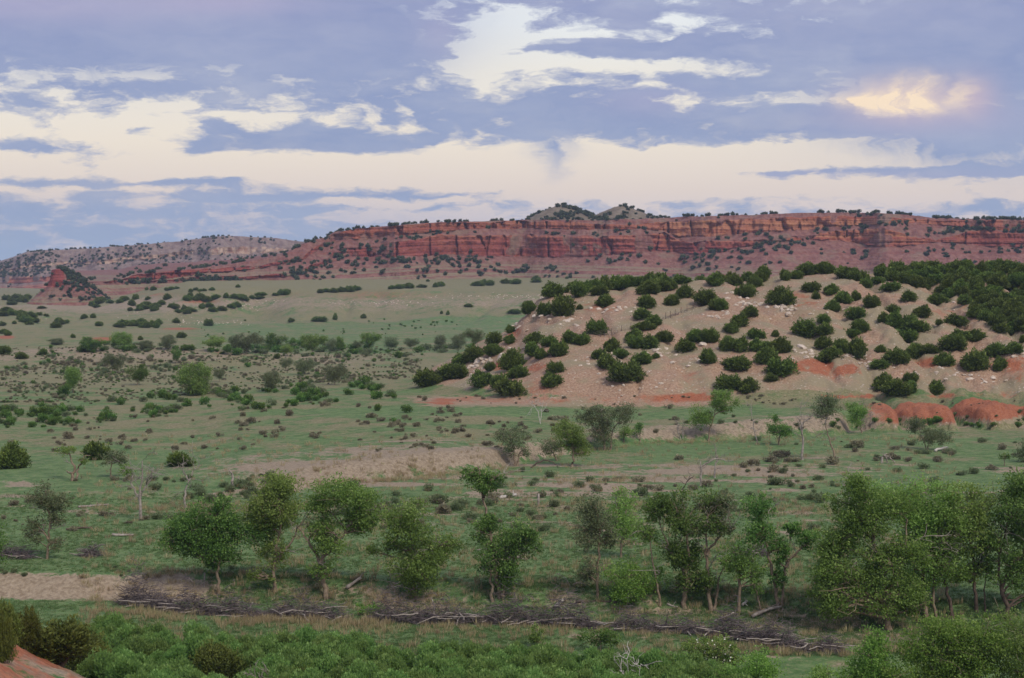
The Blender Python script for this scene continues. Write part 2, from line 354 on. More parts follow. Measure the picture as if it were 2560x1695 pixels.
def mat_rock_bands():
    m, t = new_mat('mesa_rock'); p = pos(t)
    band = t.attr('band'); tone = t.attr('tone'); lz = t.attr('level')     # band 1 = bare cliff, tone = how orange, level = height within the strata
    nA = t.noise(p, .05, 5, .6); nB = t.noise(p, .25, 5, .65)
    st = t.noise(t.xyz(t.math('MULTIPLY', nA, 2.2), t.math('MULTIPLY', nB, .8), t.math('MULTIPLY', lz, .55)), 1.0, 5, .6)
    sp = t.n.new('ShaderNodeSeparateXYZ'); t.l.new(p, sp.inputs[0])
    streak = t.noise(t.xyz(t.math('MULTIPLY', sp.outputs[0], .45), t.math('MULTIPLY', sp.outputs[2], .05), 0.0), 1.0, 5, .7)
    redc = t.mix(t.sstep(st, .36, .64), (.165, .032, .030), (.285, .074, .062))
    orc = t.mix(t.sstep(st, .36, .62), (.28, .078, .046), (.44, .205, .110))
    rock = t.mix(tone, redc, orc)
    rock = t.mix(t.math('MULTIPLY', t.sstep(streak, .56, .70), .4), rock, (.13, .045, .042))
    bed = t.noise(t.xyz(t.math('MULTIPLY', nA, .9), 3.0, t.math('MULTIPLY', lz, 1.9)), 1.0, 3, .5)
    rock = t.mix(t.math('MULTIPLY', t.sstep(bed, .56, .62), .5), rock, (.12, .030, .028))
    soil = t.mix(t.sstep(nB, .35, .65), (.170, .070, .060), (.262, .132, .108))
    soil = t.mix(t.math('MULTIPLY', t.sstep(st, .52, .66), t.math('MULTIPLY_ADD', tone, -.4, .75)), soil, (.20, .060, .045))
    soil = t.mix(t.math('MULTIPLY', t.sstep(nA, .52, .66), .5), soil, (.215, .165, .115))
    low = t.math('MULTIPLY', t.sstep(t.math('MULTIPLY_ADD', nA, 8.0, lz), 16.0, 9.0), t.sstep(t.noise(t.xyz(t.math('MULTIPLY', nA, 1.5), 0.0, t.math('MULTIPLY', lz, 1.1)), 1.0, 4, .55), .45, .56))
    soil = t.mix(t.math('MULTIPLY', low, .8), soil, (.235, .205, .130))
    f = t.math('MULTIPLY_ADD', t.math('SUBTRACT', nB, .5), .8, band)
    c = t.mix(t.sstep(f, .35, .6), soil, rock)
    t.l.new(c, t.b.inputs['Base Color'])
    bump(t, t.math('ADD', nB, t.math('MULTIPLY', st, .7)), 2.0, .9)
    return m
M_MESA = mat_rock_bands()
def mat_far():
    m, t = new_mat('far_mesa_soil'); p = pos(t); band = t.attr('band')
    nA = t.noise(p, .02, 5, .6); nB = t.noise(p, .12, 5, .65)
    soil = t.mix(t.sstep(nB, .35, .65), (.155, .10, .085), (.27, .185, .145))
    rock = t.mix(t.sstep(nB, .35, .62), (.24, .12, .085), (.42, .29, .21))
    c = t.mix(t.sstep(t.math('MULTIPLY_ADD', t.math('SUBTRACT', nB, .5), 1.4, band), .45, .7), soil, rock)
    t.l.new(c, t.b.inputs['Base Color']); bump(t, nB, 3.0, .9); return m
M_FAR = mat_far()
def mat_plain(name, lo, hi, scale=2.0, dist=.03, rough=.9):
    m, t = new_mat(name); p = t.n.new('ShaderNodeTexCoord').outputs['Object']
    n = t.noise(p, scale, 5, .65)
    t.l.new(t.mix(t.sstep(n, .3, .7), lo, hi), t.b.inputs['Base Color']); t.b.inputs['Roughness'].default_value = rough
    bump(t, n, dist); return m
def mat_leaf(name, dark, light, tip, trans=.5):
    m, t = new_mat(name); tint = t.attr('tint')
    oi = t.n.new('ShaderNodeObjectInfo')
    c = t.mix(tint, dark, light); c = t.mix(t.sstep(tint, .75, 1.0), c, tip)
    hs = t.n.new('ShaderNodeHueSaturation'); t.l.new(c, hs.inputs['Color'])
    t.l.new(t.math('MULTIPLY_ADD', oi.outputs['Random'], .03, .485), hs.inputs['Hue'])
    t.l.new(t.math('MULTIPLY_ADD', oi.outputs['Random'], .35, .82), hs.inputs['Value'])
    c = hs.outputs[0]
    t.l.new(c, t.b.inputs['Base Color']); t.b.inputs['Roughness'].default_value = .65
    tr = t.n.new('ShaderNodeBsdfTranslucent'); t.l.new(c, tr.inputs[0])
    mx = t.n.new('ShaderNodeMixShader'); mx.inputs[0].default_value = trans
    t.l.new(t.b.outputs[0], mx.inputs[1]); t.l.new(tr.outputs[0], mx.inputs[2]); t.l.new(mx.outputs[0], t.out.inputs[0])
    return m
M_BARK = mat_plain('bark', (.15, .11, .078), (.31, .24, .17), 3.0)
M_BARK_D = mat_plain('bark_dark', (.07, .05, .04), (.15, .11, .085), 3.0)
M_DEAD = mat_plain('dead_wood', (.20, .165, .14), (.40, .35, .31), 3.0)
M_BLEACH = mat_plain('bleached_wood', (.38, .34, .30), (.58, .54, .50), 3.0)
M_BRUSH = mat_plain('dead_brush', (.080, .064, .068), (.21, .172, .17), 2.0)
M_ROCK = mat_plain('pale_rock', (.40, .32, .25), (.62, .53, .45), 1.2, .08)
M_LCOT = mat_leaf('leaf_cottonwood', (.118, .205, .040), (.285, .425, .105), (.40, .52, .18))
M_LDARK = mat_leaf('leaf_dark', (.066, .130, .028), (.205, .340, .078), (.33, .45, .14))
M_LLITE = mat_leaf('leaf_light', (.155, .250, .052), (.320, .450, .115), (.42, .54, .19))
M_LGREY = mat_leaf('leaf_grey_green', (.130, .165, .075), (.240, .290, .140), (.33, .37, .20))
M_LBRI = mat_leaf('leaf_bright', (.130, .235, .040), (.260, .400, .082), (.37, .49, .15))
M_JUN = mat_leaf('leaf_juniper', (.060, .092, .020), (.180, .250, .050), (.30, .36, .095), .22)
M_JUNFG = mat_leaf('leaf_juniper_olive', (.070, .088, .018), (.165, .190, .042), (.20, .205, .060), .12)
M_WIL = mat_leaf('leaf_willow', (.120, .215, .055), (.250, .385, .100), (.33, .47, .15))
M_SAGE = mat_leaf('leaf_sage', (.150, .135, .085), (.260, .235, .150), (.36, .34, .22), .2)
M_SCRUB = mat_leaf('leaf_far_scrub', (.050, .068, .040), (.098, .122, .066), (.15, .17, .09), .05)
M_GRASS = mat_leaf('grass_blade', (.072, .138, .044), (.148, .225, .078), (.25, .29, .13), .3)
M_STRAW = mat_leaf('straw_blade', (.28, .215, .115), (.43, .345, .195), (.54, .46, .29), .3)

# ------------------------------------------------------------------ ground sheet and hill
def px(x, y, z): return UC + F * x / y, VH - F * (z - H) / y
def build_ground():
    rows = np.concatenate([np.arange(60, 100, 1.6), np.arange(100, 128, .7), np.arange(128, 200, .42), np.arange(200, 336, .85), np.arange(336, 448, .62),
                           np.arange(448, 800, 5), np.arange(800, 1420, 3.6), np.arange(1420, 1700, 14), np.arange(1700, 4200, 90)])
    cols = np.linspace(-.345, .345, 600)
    Y, S = np.meshgrid(rows, cols, indexing='ij'); X = S * Y
    Z = terrain(X, Y); hh = hill_h(X, Y); GR.update(rows=rows, cols=cols, Z=Z)
    U, V = px(X, Y, Z)
    soil = np.full(X.shape, .12); dry = np.full(X.shape, .30); red = np.zeros(X.shape); grav = np.zeros(X.shape)
    def paint(a, u, v, ru, rv, amp, y0=0, y1=9999):
        a += amp * np.exp(-((U - u) / ru) ** 2 - ((V - v) / rv) ** 2) * ((Y > y0) & (Y < y1))
    n = fbm(X / 30, Y / 30, 60, 4)
    # distance zones: green creek meadow, drier mid meadow, sage flat, pale upper plain
    dry += -.12 + .20 * sm((Y - 185) / 60) + .18 * sm((Y - 255) / 60) + .24 * n - .10 * sm((1.4 - Z) / 2) * (Y < 300)
    dry += np.where((Y > 450), .22, 0) - .32 * ((Y > 640) & (Y < 1030)) * sm((U - 350) / 250) + .75 * sm((Y - 1120) / 60)
    soil += .10 * sm((Y - 180) / 60) * (Y < 330) + .10 * n + (.10 + .22 * fbm(X / 26, Y / 60, 67, 4)) * ((Y > 440) & (Y < 1000)); red += .16 * np.clip(fbm(X / 40, Y / 90, 68, 3) + .1, 0, 1) * ((Y > 440) & (Y < 1200))
    # earth banks of the creek terraces
    b1 = np.interp(X, *B1); d1 = Y - b1
    soil += .95 * np.exp(-((d1 + 2.2) / 2.3) ** 2) * np.interp(U, [0, 450, 560, 2600], [1.0, 1.0, .40, .15]) + (.22 + .25 * n) * np.exp(-((d1 + 8) / 5) ** 2) * sm((U - 520) / 80)
    red += .27 * np.exp(-((d1 + 2.2) / 2.3) ** 2)
    b2 = np.interp(X, *B2); d2 = Y - b2
    soil += (.55 + .3 * n) * np.exp(-((d2 - 3) / 3.6) ** 2) * np.interp(U, [0, 470, 620, 1250, 2600], [0, .2, 1, .8, .8]) * (hh < .5)
    fl = sm((U - 2060) / 260) * ((Y > 312) & (Y < 356)) * (hh < 1.5)
    lift = np.clip((Z - .3) / 3.4, 0, 1)
    red += fl * (1.15 * sm((lift - .05) / .45) + .25 * fbm(X / 3, Y / 3, 66, 3)) * (1 - sm((d2 - 13) / 4)); grav += fl * .8 * sm(lift / .12) * (1 - sm((d2 - 13) / 4))
    for a in [(720, 1160, 170, 26, .42), (620, 1185, 120, 22, .30), (900, 1130, 120, 14, .4), (1120, 1130, 150, 22, .5), (1000, 1150, 110, 10, .3), (830, 1205, 120, 10, .5),
              (1000, 1210, 80, 5, .6), (1500, 1213, 130, 5, .7), (1700, 1200, 120, 4, .55), (1760, 1178, 130, 5, .6), (1480, 1235, 110, 5, .5), (1550, 1255, 60, 6, .5), (1560, 1290, 60, 7, .6), (1560, 1325, 60, 8, .6),
              (1990, 1282, 60, 6, .7), (2000, 1330, 70, 5, .6), (1960, 1225, 60, 5, .6), (1780, 1170, 90, 5, .6), (1900, 1203, 120, 4, .6), (60, 1210, 60, 10, .6), (30, 1240, 60, 5, .6), (40, 1265, 40, 5, .5),
              (360, 1280, 190, 8, .45), (200, 1278, 60, 6, .4), (820, 1275, 100, 8, .45), (1080, 1285, 100, 7, .45), (420, 1170, 60, 8, .3), (360, 1443, 40, 5, .6), (1300, 1250, 100, 6, .4), (1230, 1330, 50, 8, .4), (1450, 1345, 50, 5, .5),
              (1700, 1600, 120, 6, .45), (1500, 1590, 180, 8, .35), (1950, 1640, 80, 8, .4), (1050, 1520, 160, 10, .4), (1900, 1560, 120, 10, .35), (2020, 1560, 80, 10, .4), (1700, 1530, 200, 8, .5)]:
        paint(soil, *a, y0=120, y1=330)
    # streaks of dry trampled grass across the meadow
    st = fbm(X / 14, Y / 5, 61, 4); soil += 1.15 * np.clip(st - .04, 0, 1) * ((Y > 178) & (Y < 275)) * sm((U - 300) / 900)
    for a in [(1000, 1180, 130, 14, .6), (600, 1270, 300, 12, .3), (1950, 1275, 100, 8, .5), (1450, 1270, 150, 8, .5)]: paint(dry, *a, y0=120, y1=330)
    for a in [(1100, 1030, 500, 12, -.55), (1650, 1115, 300, 18, -.5), (2200, 1095, 300, 22, -.45), (250, 1180, 240, 30, -.5), (900, 1310, 900, 60, -.10), (300, 1380, 400, 40, -.25), (1000, 1420, 900, 25, -.35), (900, 1190, 100, 6, -.5), (1900, 1035, 200, 14, -.3)]:
        paint(dry, *a, y0=120, y1=345)
    for a in [(1650, 1112, 300, 14, -.5), (2200, 1090, 300, 14, -.5), (700, 1350, 700, 50, -.18), (300, 1390, 300, 40, -.3)]: paint(soil, *a, y0=120, y1=345)
    # hill: gravel and red earth
    g = sm((hh - .5 + .8 * fbm(X / 8, Y / 8, 62, 3)) / 1.6) * (Y < 520)
    grav = np.maximum(grav, g)
    grav += .75 * np.exp(-((V - 1003) / 20) ** 2) * sm((U - 940 - 60 * n) / 160) * (1 - sm((U - 1760) / 160)) * ((Y > 320) & (Y < 420)); red += (.20 + .2 * n) * np.exp(-((V - 998) / 24) ** 2) * sm((U - 960) / 220) * (1 - sm((U - 1760) / 160)) * ((Y > 320) & (Y < 420))
    grav -= .5 * sm((Y - 440) / 30); dry += .35 * sm((Y - 425) / 15) * (Y < 640) * (hh > 3)
    red += g * (.10 + .16 * fbm(X / 16, Y / 10, 63, 3))
    hp = .55 + 1.1 * fbm(X / 4, Y / 5, 69, 4, .6)
    def paint2(a, u, v, ru, rv, amp, y0, y1): a += amp * np.clip(hp, 0, 1.4) * np.exp(-((U - u) / (ru * 1.25)) ** 2 - ((V - v) / (rv * 1.35)) ** 2) * ((Y > y0) & (Y < y1))
    for a in [(1355, 908, 50, 9, .8), (1300, 925, 60, 8, .35), (1243, 915, 22, 8, .8), (1723, 993, 60, 6, .9), (1287, 827, 26, 12, .8), (1490, 770, 70, 8, .6), (1550, 735, 90, 22, .35), (2060, 912, 90, 12, .85), (2030, 925, 60, 22, .45), (2110, 925, 40, 8, .5),
              (2317, 908, 45, 10, .85), (2537, 908, 60, 14, .9), (2550, 940, 40, 14, .8), (2098, 990, 60, 5, .9), (1820, 888, 34, 9, .85), (2003, 741, 40, 14, .6), (2380, 772, 70, 24, .55), (2130, 745, 120, 20, .35), (1130, 1000, 90, 6, .5), (1095, 1008, 60, 4, .5), (1320, 960, 70, 20, .35), (1400, 855, 60, 8, .3),
              (2300, 985, 200, 10, .35), (1500, 1005, 300, 10, .22), (1720, 760, 80, 10, .3), (1900, 775, 120, 14, .28), (2200, 960, 90, 20, .3), (1730, 940, 40, 20, .3), (2400, 990, 200, 6, .35), (2420, 915, 30, 5, .6)]:
        paint2(red, *a, y0=330, y1=520)
    # valley beyond: red spots on the mounds and the scarp
    for a in [(260, 848, 40, 6, 1.0), (450, 822, 60, 4, .8), (15, 843, 25, 5, 1.0), (545, 884, 12, 4, .9), (330, 880, 120, 8, .35), (230, 910, 60, 5, .4), (500, 755, 60, 5, .5), (350, 735, 60, 6, .4)]: paint(red, *a, y0=440, y1=1500)
    soil += .42 * ((Y > 940) & (Y < 1190)) * np.exp(-((V - 757) / 26) ** 2) + .5 * np.exp(-((X + 118) / 70) ** 2 - ((Y - 590) / 24) ** 2)
    red += .30 * ((Y > 940) & (Y < 1190)) * np.exp(-((V - 738) / 18) ** 2)
    paint(soil, 300, 770, 300, 30, .25, 800, 1400)
    # red slope under the viewpoint
    fgm = sm((Z + 1.2) / .8) * (Y < 130) * (X < -12)
    red += fgm * (.62 + .55 * fbm(X / 1.6, Y / 1.6, 64, 4, .65)); soil += fgm * .65
    attrs = lambda m: {'cover': np.stack([soil, dry, red, np.ones_like(red)], -1)[m], 'gravel': grav[m]}
    P = np.stack([X, Y, Z], -1)
    FQ = grid_faces(*X.shape)
    ishill = ((hh > .25) & (Y < 700)).ravel(); fh = ishill[FQ].all(1)
    def sub(faces):
        used = np.unique(faces); mp = np.full(X.size, -1); mp[used] = np.arange(len(used)); return used, mp[faces]
    out = []
    for nm, fs in (('ground', FQ[~fh]), ('hill', FQ[fh])):
        used, f2 = sub(fs); r, c = np.unravel_index(used, X.shape)
        out.append(link(nm, mesh(nm, P[r, c], f2, M_GROUND, True, attrs((r, c))), kind='structure'))
    # level land on to the horizon
    q = 30000.0
    V4 = [(-q, -q, -6), (q, -q, -6), (q, q, -6), (-q, q, -6)]
    link('plain', mesh('plain', V4, [[0, 1, 2, 3]], M_GROUND, attrs={'cover': np.tile([.3, .6, .1, 1], (4, 1)), 'gravel': np.zeros(4)}), kind='structure')
    return out
GROUND, HILL = build_ground()

# ------------------------------------------------------------------ mesas
def build_mesa(name, tab, ybase, du, nsub, mat, slopes, seed, crev, plateau, tone_fn, extra=None):
    tab = np.array(tab, float); us = np.arange(tab[0, 0], tab[-1, 0] + 1, du)
    yb = ybase(us)
    K = tab.shape[1] - 1                    # rim, cliff1 top, bottom, cliff2 top, bottom, base
    lev = [np.interp(us, tab[:, 0], tab[:, k + 1]) for k in range(K)]
    for k in range(1, K - 1): lev[k] = lev[k] + fbm(us / 34, 0 * us + k * 9.7, seed + k, 5, .62) * 5.5
    lev[0] = lev[0] + fbm(us / 40, 0 * us + 3, seed, 4) * 1.6
    for k in range(1, K): lev[k] = np.maximum(lev[k], lev[k - 1] + .2)
    rowsV, rowsY, rowsB, rowsL = [], [], [], []
    ycur = yb.copy(); zc = H - (lev[K - 1] - VH) / F * ycur - 2.0
    rows = [(us, ycur - 30, zc - 16, np.zeros_like(us)), (us, ycur, zc, np.zeros_like(us))]
    for k in range(K - 1, 0, -1):          # from the base up
        cliff = (k % 2 == 0)
        tanS = slopes[1] if cliff else slopes[0]
        zt = H - (lev[k - 1] - VH) / F * ycur
        for j in range(1, nsub[k - 1] + 1):
            f = j / nsub[k - 1]; z = zc + (zt - zc) * f
            y = ycur + (z - zc) / tanS
            rows.append((us, y, z, np.full_like(us, 1.0 if cliff and 0 < f < 1.0 else (.5 if cliff else 0.0))))
        ycur = ycur + (zt - zc) / tanS; zc = zt
    zr = zc.copy(); yr = ycur.copy()
    for j, d in enumerate(plateau):
        z = zr + d * .012 + fbm(us / 30, 0 * us + d / 40, seed + 20, 3) * (1.2 * min(1, d / 30))
        if extra is not None: z = z + extra(us, yr + d, d)
        rows.append((us, yr + d, z, np.zeros_like(us)))
    Yr = np.array([r[1] for r in rows]); Z = np.array([r[2] for r in rows]); B = np.array([r[3] for r in rows])
    Uu = np.tile(us, (len(rows), 1)); X = (Uu - UC) / F * np.interp(Uu, us, yb)
    B = B * np.clip(1.1 + 2.6 * fbm(Uu / 46, Z / 16, seed + 50, 4), 0, 1)      # cliffs broken by scree
    # gullies, buttresses and cracks push the face in and out
    zrel = Z - Z[1]
    big = fbm(X / 60, zrel / 120, seed + 30, 4) * 9 * sm(zrel / 6)
    crk = np.clip(np.abs(fbm(X / 17, zrel / 70, seed + 31, 4)), 0, .10) / .10
    face = B * ((1 - crk) * crev + fbm(X / 6, zrel / 10, seed + 32, 4, .65) * 3.0 + fbm(0 * X + 5, zrel / 1.6 + X / 160, seed + 33, 2) * 1.3)
    led = fbm(X / 220, zrel / 2.6, seed + 34, 3) * .9 * (1 - B) * sm(zrel / 4)
    gul = -np.abs(fbm(X / 24, zrel / 60, seed + 35, 3)) * 4 * (1 - B)
    Yn = Yr + big * .8 + face + led * 2.0 + gul * -1.0
    # keep what the eye sees at its height: follow depth changes with height
    Z = H + (Z - H) * (Yn / Yr)
    X = (Uu - UC) / F * Yn
    tone = tone_fn(Uu, B, Z, zrel, len(plateau))
    # which cliff: the upper one is more orange
    attrs = {'band': B.ravel(), 'tone': tone.ravel(), 'level': (zrel * .9).ravel()}
    me = mesh(name, np.stack([X, Yn, Z], -1).reshape(-1, 3), grid_faces(*X.shape), mat, False, attrs)
    link(name, me, kind='structure')
    return X, Yn, Z, B, Uu
TAB = [(150, 709, 709.5, 710, 711, 712, 718), (300, 700, 701, 703, 705, 708, 716), (335, 686, 687, 700, 703, 706, 714), (430, 676, 678, 696, 699, 704, 712), (520, 668, 671, 680, 690, 699, 709), (600, 656, 668, 676, 690, 697, 706), (700, 640, 656, 662, 686, 694, 704),
       (730, 625, 650, 655, 683, 690, 703), (760, 607, 640, 648, 672, 680, 702), (815, 594, 600, 612, 648, 656, 701), (835, 580, 582, 598, 625, 640, 700), (900, 570, 571, 598, 618, 642, 698), (1000, 562, 563, 589, 606, 640, 693), (1100, 555, 556, 578, 587, 637, 686), (1200, 553, 554, 572, 588, 640, 684),
       (1300, 550, 553, 570, 588, 642, 686), (1400, 549, 556, 572, 590, 642, 688), (1500, 550, 560, 575, 592, 640, 690), (1600, 546, 560, 572, 585, 632, 692), (1660, 544, 556, 577, 580, 625, 695), (1700, 542, 552, 592, 604, 632, 695), (1760, 540, 551, 592, 604, 632, 695), (1810, 538, 549, 590, 606, 625, 697),
       (1900, 536, 547, 580, 600, 606, 700), (2020, 531, 541, 574, 590, 595, 700), (2100, 531, 541, 566, 575, 600, 700), (2200, 533, 541, 560, 570, 616, 700), (2280, 537, 548, 556, 590, 612, 700), (2340, 545, 550, 560, 600, 603, 700), (2450, 548, 550, 572, 574, 610, 700), (2560, 549, 550, 580, 582, 616, 700), (2850, 552, 553, 580, 582, 616, 700), (3050, 560, 562, 580, 590, 616, 700)]
def mesa_base(u): return 1430 + fbm(u / 190, 0 * u, 70, 3) * 26 + np.interp(u, [150, 500, 900, 1300, 1600, 2000, 3000], [-60, -50, -10, 40, 10, -10, 20])
def mesa_tone(U, B, Z, zrel, npl):
    f = np.clip((zrel - 26) / 8, 0, 1); n = fbm(U / 60, zrel / 10, 71, 3)
    return np.clip(.12 + .75 * f * np.interp(U, [700, 850, 1250, 1600, 1700, 2250, 2400, 2600], [.2, .5, .8, .5, 1, 1, .35, .3]) + .25 * n, 0, 1)
mX, mY, mZ, mB, mU = build_mesa('mesa', TAB, mesa_base, 2.0, [4, 16, 10, 26, 30], M_MESA, (.55, 5.0), 72, 6.0, [6, 16, 34, 70, 140, 300, 700], mesa_tone)
FTAB = [(-700, 640, 655, 660, 688, 706, 744), (-300, 668, 675, 680, 690, 708, 744), (-60, 680, 683, 686, 692, 710, 745), (0, 664, 676, 682, 694, 711, 745), (40, 645, 668, 676, 692, 708, 742), (70, 631, 660, 668, 690, 706, 740), (130, 625, 655, 662, 689, 706, 735), (240, 620, 652, 660, 689, 705, 720), (350, 612, 640, 650, 689, 704, 716), (450, 602, 630, 640, 690, 702, 712), (520, 592, 625, 636, 690, 700, 712), (570, 588, 618, 634, 690, 700, 712),
        (620, 592, 618, 634, 690, 700, 712), (690, 594, 616, 632, 690, 700, 712), (730, 600, 620, 632, 690, 700, 712), (780, 607, 622, 634, 690, 700, 712), (900, 622, 630, 640, 690, 700, 712), (1000, 640, 650, 655, 690, 700, 712)]
def far_tone(U, B, Z, zrel, npl): return np.clip(.35 + .3 * fbm(U / 50, zrel / 8, 81, 3), 0, 1)
def mat_far2():
    m, t = new_mat('far_mesa'); p = pos(t); band = t.attr('band'); lz = t.attr('level')
    nA = t.noise(p, .02, 5, .6); nB = t.noise(p, .12, 5, .65)
    soil = t.mix(t.sstep(nB, .35, .65), (.165, .110, .100), (.27, .20, .17))  # purple-grey cast paints distance haze into the soil colour
    rock = t.mix(t.sstep(nB, .35, .62), (.26, .14, .10), (.45, .32, .235))
    redc = t.mix(t.sstep(t.noise(t.xyz(0.0, t.math('MULTIPLY', nA, 1.0), lz), .55, 4, .6), .42, .58), (.22, .055, .045), (.40, .16, .10))
    rock = t.mix(t.sstep(lz, 26.0, 20.0), rock, redc); soil = t.mix(t.sstep(t.math('MULTIPLY_ADD', nB, 4.0, lz), 18.0, 12.0), soil, redc)
    c = t.mix(t.sstep(t.math('MULTIPLY_ADD', t.math('SUBTRACT', nB, .5), 1.2, band), .4, .65), soil, rock)
    t.l.new(c, t.b.inputs['Base Color']); bump(t, nB, 3.0, .9); return m
fX, fY, fZ, fB, fU = build_mesa('far_mesa', FTAB, lambda u: 2450 + fbm(u / 90, 0 * u, 80, 3) * 50, 3.0, [12, 8, 20, 10, 14], mat_far2(), (.55, 3.5), 82, 5.0, [10, 40, 120, 400, 900], far_tone)

def build_knolls():
    us = np.arange(1290, 1660, 2.0); ds = np.arange(0, 130, 3.0)
    U, D = np.meshgrid(us, ds); Y = 1545 + D; X = (U - UC) / F * Y
    base = H - (np.interp(U, [1290, 1340, 1640, 1660], [556, 550, 548, 552]) - VH) / F * 1545
    mpp = 1600 / F
    def cone(uc, pk, w, dc, p): r = np.sqrt(((U - uc) * mpp) ** 2 + ((D - dc) * .8) ** 2); return np.maximum(0, pk * (1 - (r / w) ** p)) * (r < w)
    h = np.maximum(cone(1404, 13.6, 34, 52, 1.15), cone(1554, 12.4, 33, 55, 1.2)); h = np.maximum(h, 5.5 * np.exp(-((U - 1475) / 70) ** 2 - ((D - 55) / 28) ** 2))
    h = h + fbm(X / 6, Y / 6, 90, 3) * .6 * sm(h / 3) - 3 * sm((20 - D) / 20) - 4 * sm((U * 0 + 1310 - U) / 20)
    Z = base + h
    m = mat_plain('knoll_soil', (.13, .100, .070), (.23, .185, .135), .12, 1.0)
    link('knoll', mesh('knoll', np.stack([X, Y, Z], -1).reshape(-1, 3), grid_faces(*X.shape), m, True), kind='structure')
    return X, Y, Z, h
kX, kY, kZ, kh = build_knolls()

def build_butte():      # small red butte standing in front of the far mesa: cliff on its left, scree on its right
    yc = 1330.0; mpp = yc / F
    a = np.linspace(0, 2 * math.pi, 121); tt = np.linspace(0, 1, 44)
    A, T = np.meshgrid(a, tt)
    sx = np.where(np.cos(A) > 0, 130 * mpp, 78 * mpp); sy = 22.0
    prof = np.where(T < .5, T * .55 / .5 * .6, 0)     # talus then cliff
    cl = sm((-np.cos(A) + .55) / .7)                   # 1 on the left
    rad_cliff = np.interp(T, [0, .38, .44, .86, .9, 1], [1, .52, .46, .34, .2, 0]); rad_slope = np.interp(T, [0, .5, .9, 1], [1, .52, .12, 0])
    hgt_c = np.interp(T, [0, .38, .44, .86, .9, 1], [0, .42, .48, .97, 1, 1]); hgt_s = np.interp(T, [0, .5, .9, 1], [0, .5, .93, 1])
    rad = rad_slope + (rad_cliff - rad_slope) * cl; hg = hgt_s + (hgt_c - hgt_s) * cl
    n = fbm(np.cos(A) * 2.5 + 9, np.sin(A) * 2.5 + T * 2, 95, 4)
    rad = rad * (1 + .16 * n) + .012 * fbm(T * 22, A * 1.0, 96, 2) * cl
    cx = (152 - UC) * mpp
    X = cx + np.cos(A) * sx * rad + T * 1.5; Y = yc + np.sin(A) * sy * rad
    zb = H - (747 - VH) * mpp; Z = zb - 1.5 + hg * (75 * mpp + 1.5)
    Z[0] -= 8.0; X[0] += np.cos(A[0]) * 9.0; Y[0] += np.sin(A[0]) * 9.0      # scree apron runs into the ground
    B = ((T > .40) & (T < .90)) * cl
    link('butte', mesh('butte', np.stack([X, Y, Z], -1).reshape(-1, 3), grid_faces(*X.shape), M_MESA, False, {'band': B.ravel(), 'tone': (B * 0).ravel(), 'level': (Z * .9).ravel()}), kind='structure')
    return X, Y, Z, cl
bX, bY, bZ, bC = build_butte()

# the air: pale even haze
def build_haze():
    m = bpy.data.materials.new('haze'); m.use_nodes = True; t = m.node_tree; t.nodes.clear()
    o = t.nodes.new('ShaderNodeOutputMaterial'); v = t.nodes.new('ShaderNodeVolumePrincipled')
    v.inputs['Color'].default_value = (.55, .68, 1.0, 1); v.inputs['Density'].default_value = HAZE; v.inputs['Anisotropy'].default_value = 0.2
    t.links.new(v.outputs[0], o.inputs['Volume'])
    x0, x1, y0, y1, z0, z1 = -2400, 2400, -60, 5200, -7.5, 135
    Vb = [(x, y, z) for z in (z0, z1) for y in (y0, y1) for x in (x0, x1)]
    fs = [[0, 2, 3, 1], [4, 5, 7, 6], [0, 1, 5, 4], [2, 6, 7, 3], [0, 4, 6, 2], [1, 3, 7, 5]]
    o = link('haze', mesh('haze', Vb, fs, m), kind='stuff', label='pale blue evening haze over the far mesas', category='haze')
    o.display_type = 'WIRE'
HAZE = 0.00008
build_haze()

# ------------------------------------------------------------------ plant builders
def tubes(paths, sides=5):
    """list of (points Nx3, radii N) -> verts, quads"""
    VV, FF = [], []; base = 0
    ang = np.arange(sides) * 2 * math.pi / sides
    for pts, rad in paths:
        pts = np.asarray(pts, float); n = len(pts); rad = np.asarray(rad, float)
        d = np.gradient(pts, axis=0); d /= np.linalg.norm(d, axis=1)[:, None] + 1e-9
        ref = np.where(np.abs(d[:, 2:3]) > .9, np.array([[1., 0, 0]]), np.array([[0, 0, 1.]]))
        a = np.cross(d, ref); a /= np.linalg.norm(a, axis=1)[:, None] + 1e-9; b = np.cross(d, a)
        ring = pts[:, None, :] + rad[:, None, None] * (np.cos(ang)[None, :, None] * a[:, None, :] + np.sin(ang)[None, :, None] * b[:, None, :])
        VV.append(ring.reshape(-1, 3))
        i = np.arange(n - 1)[:, None] * sides + np.arange(sides)[None, :]; j = np.arange(n - 1)[:, None] * sides + (np.arange(sides)[None, :] + 1) % sides
        FF.append(np.stack([i, j, j + sides, i + sides], -1).reshape(-1, 4) + base); base += n * sides
    return np.concatenate(VV), np.concatenate(FF)
def curve(p0, p1, r, n=5, wob=.12, sag=0.0):
    p0 = np.asarray(p0, float); p1 = np.asarray(p1, float); t = np.linspace(0, 1, n)[:, None]
    L = np.linalg.norm(p1 - p0)
    off = r.normal(0, wob * L, (1, 3)) * np.sin(t * math.pi) + r.normal(0, wob * L * .25, (n, 3)) * np.sin(t * math.pi)
    p = p0 + (p1 - p0) * t + off; p[:, 2] += sag * L * np.sin(t[:, 0] * math.pi)
    return p
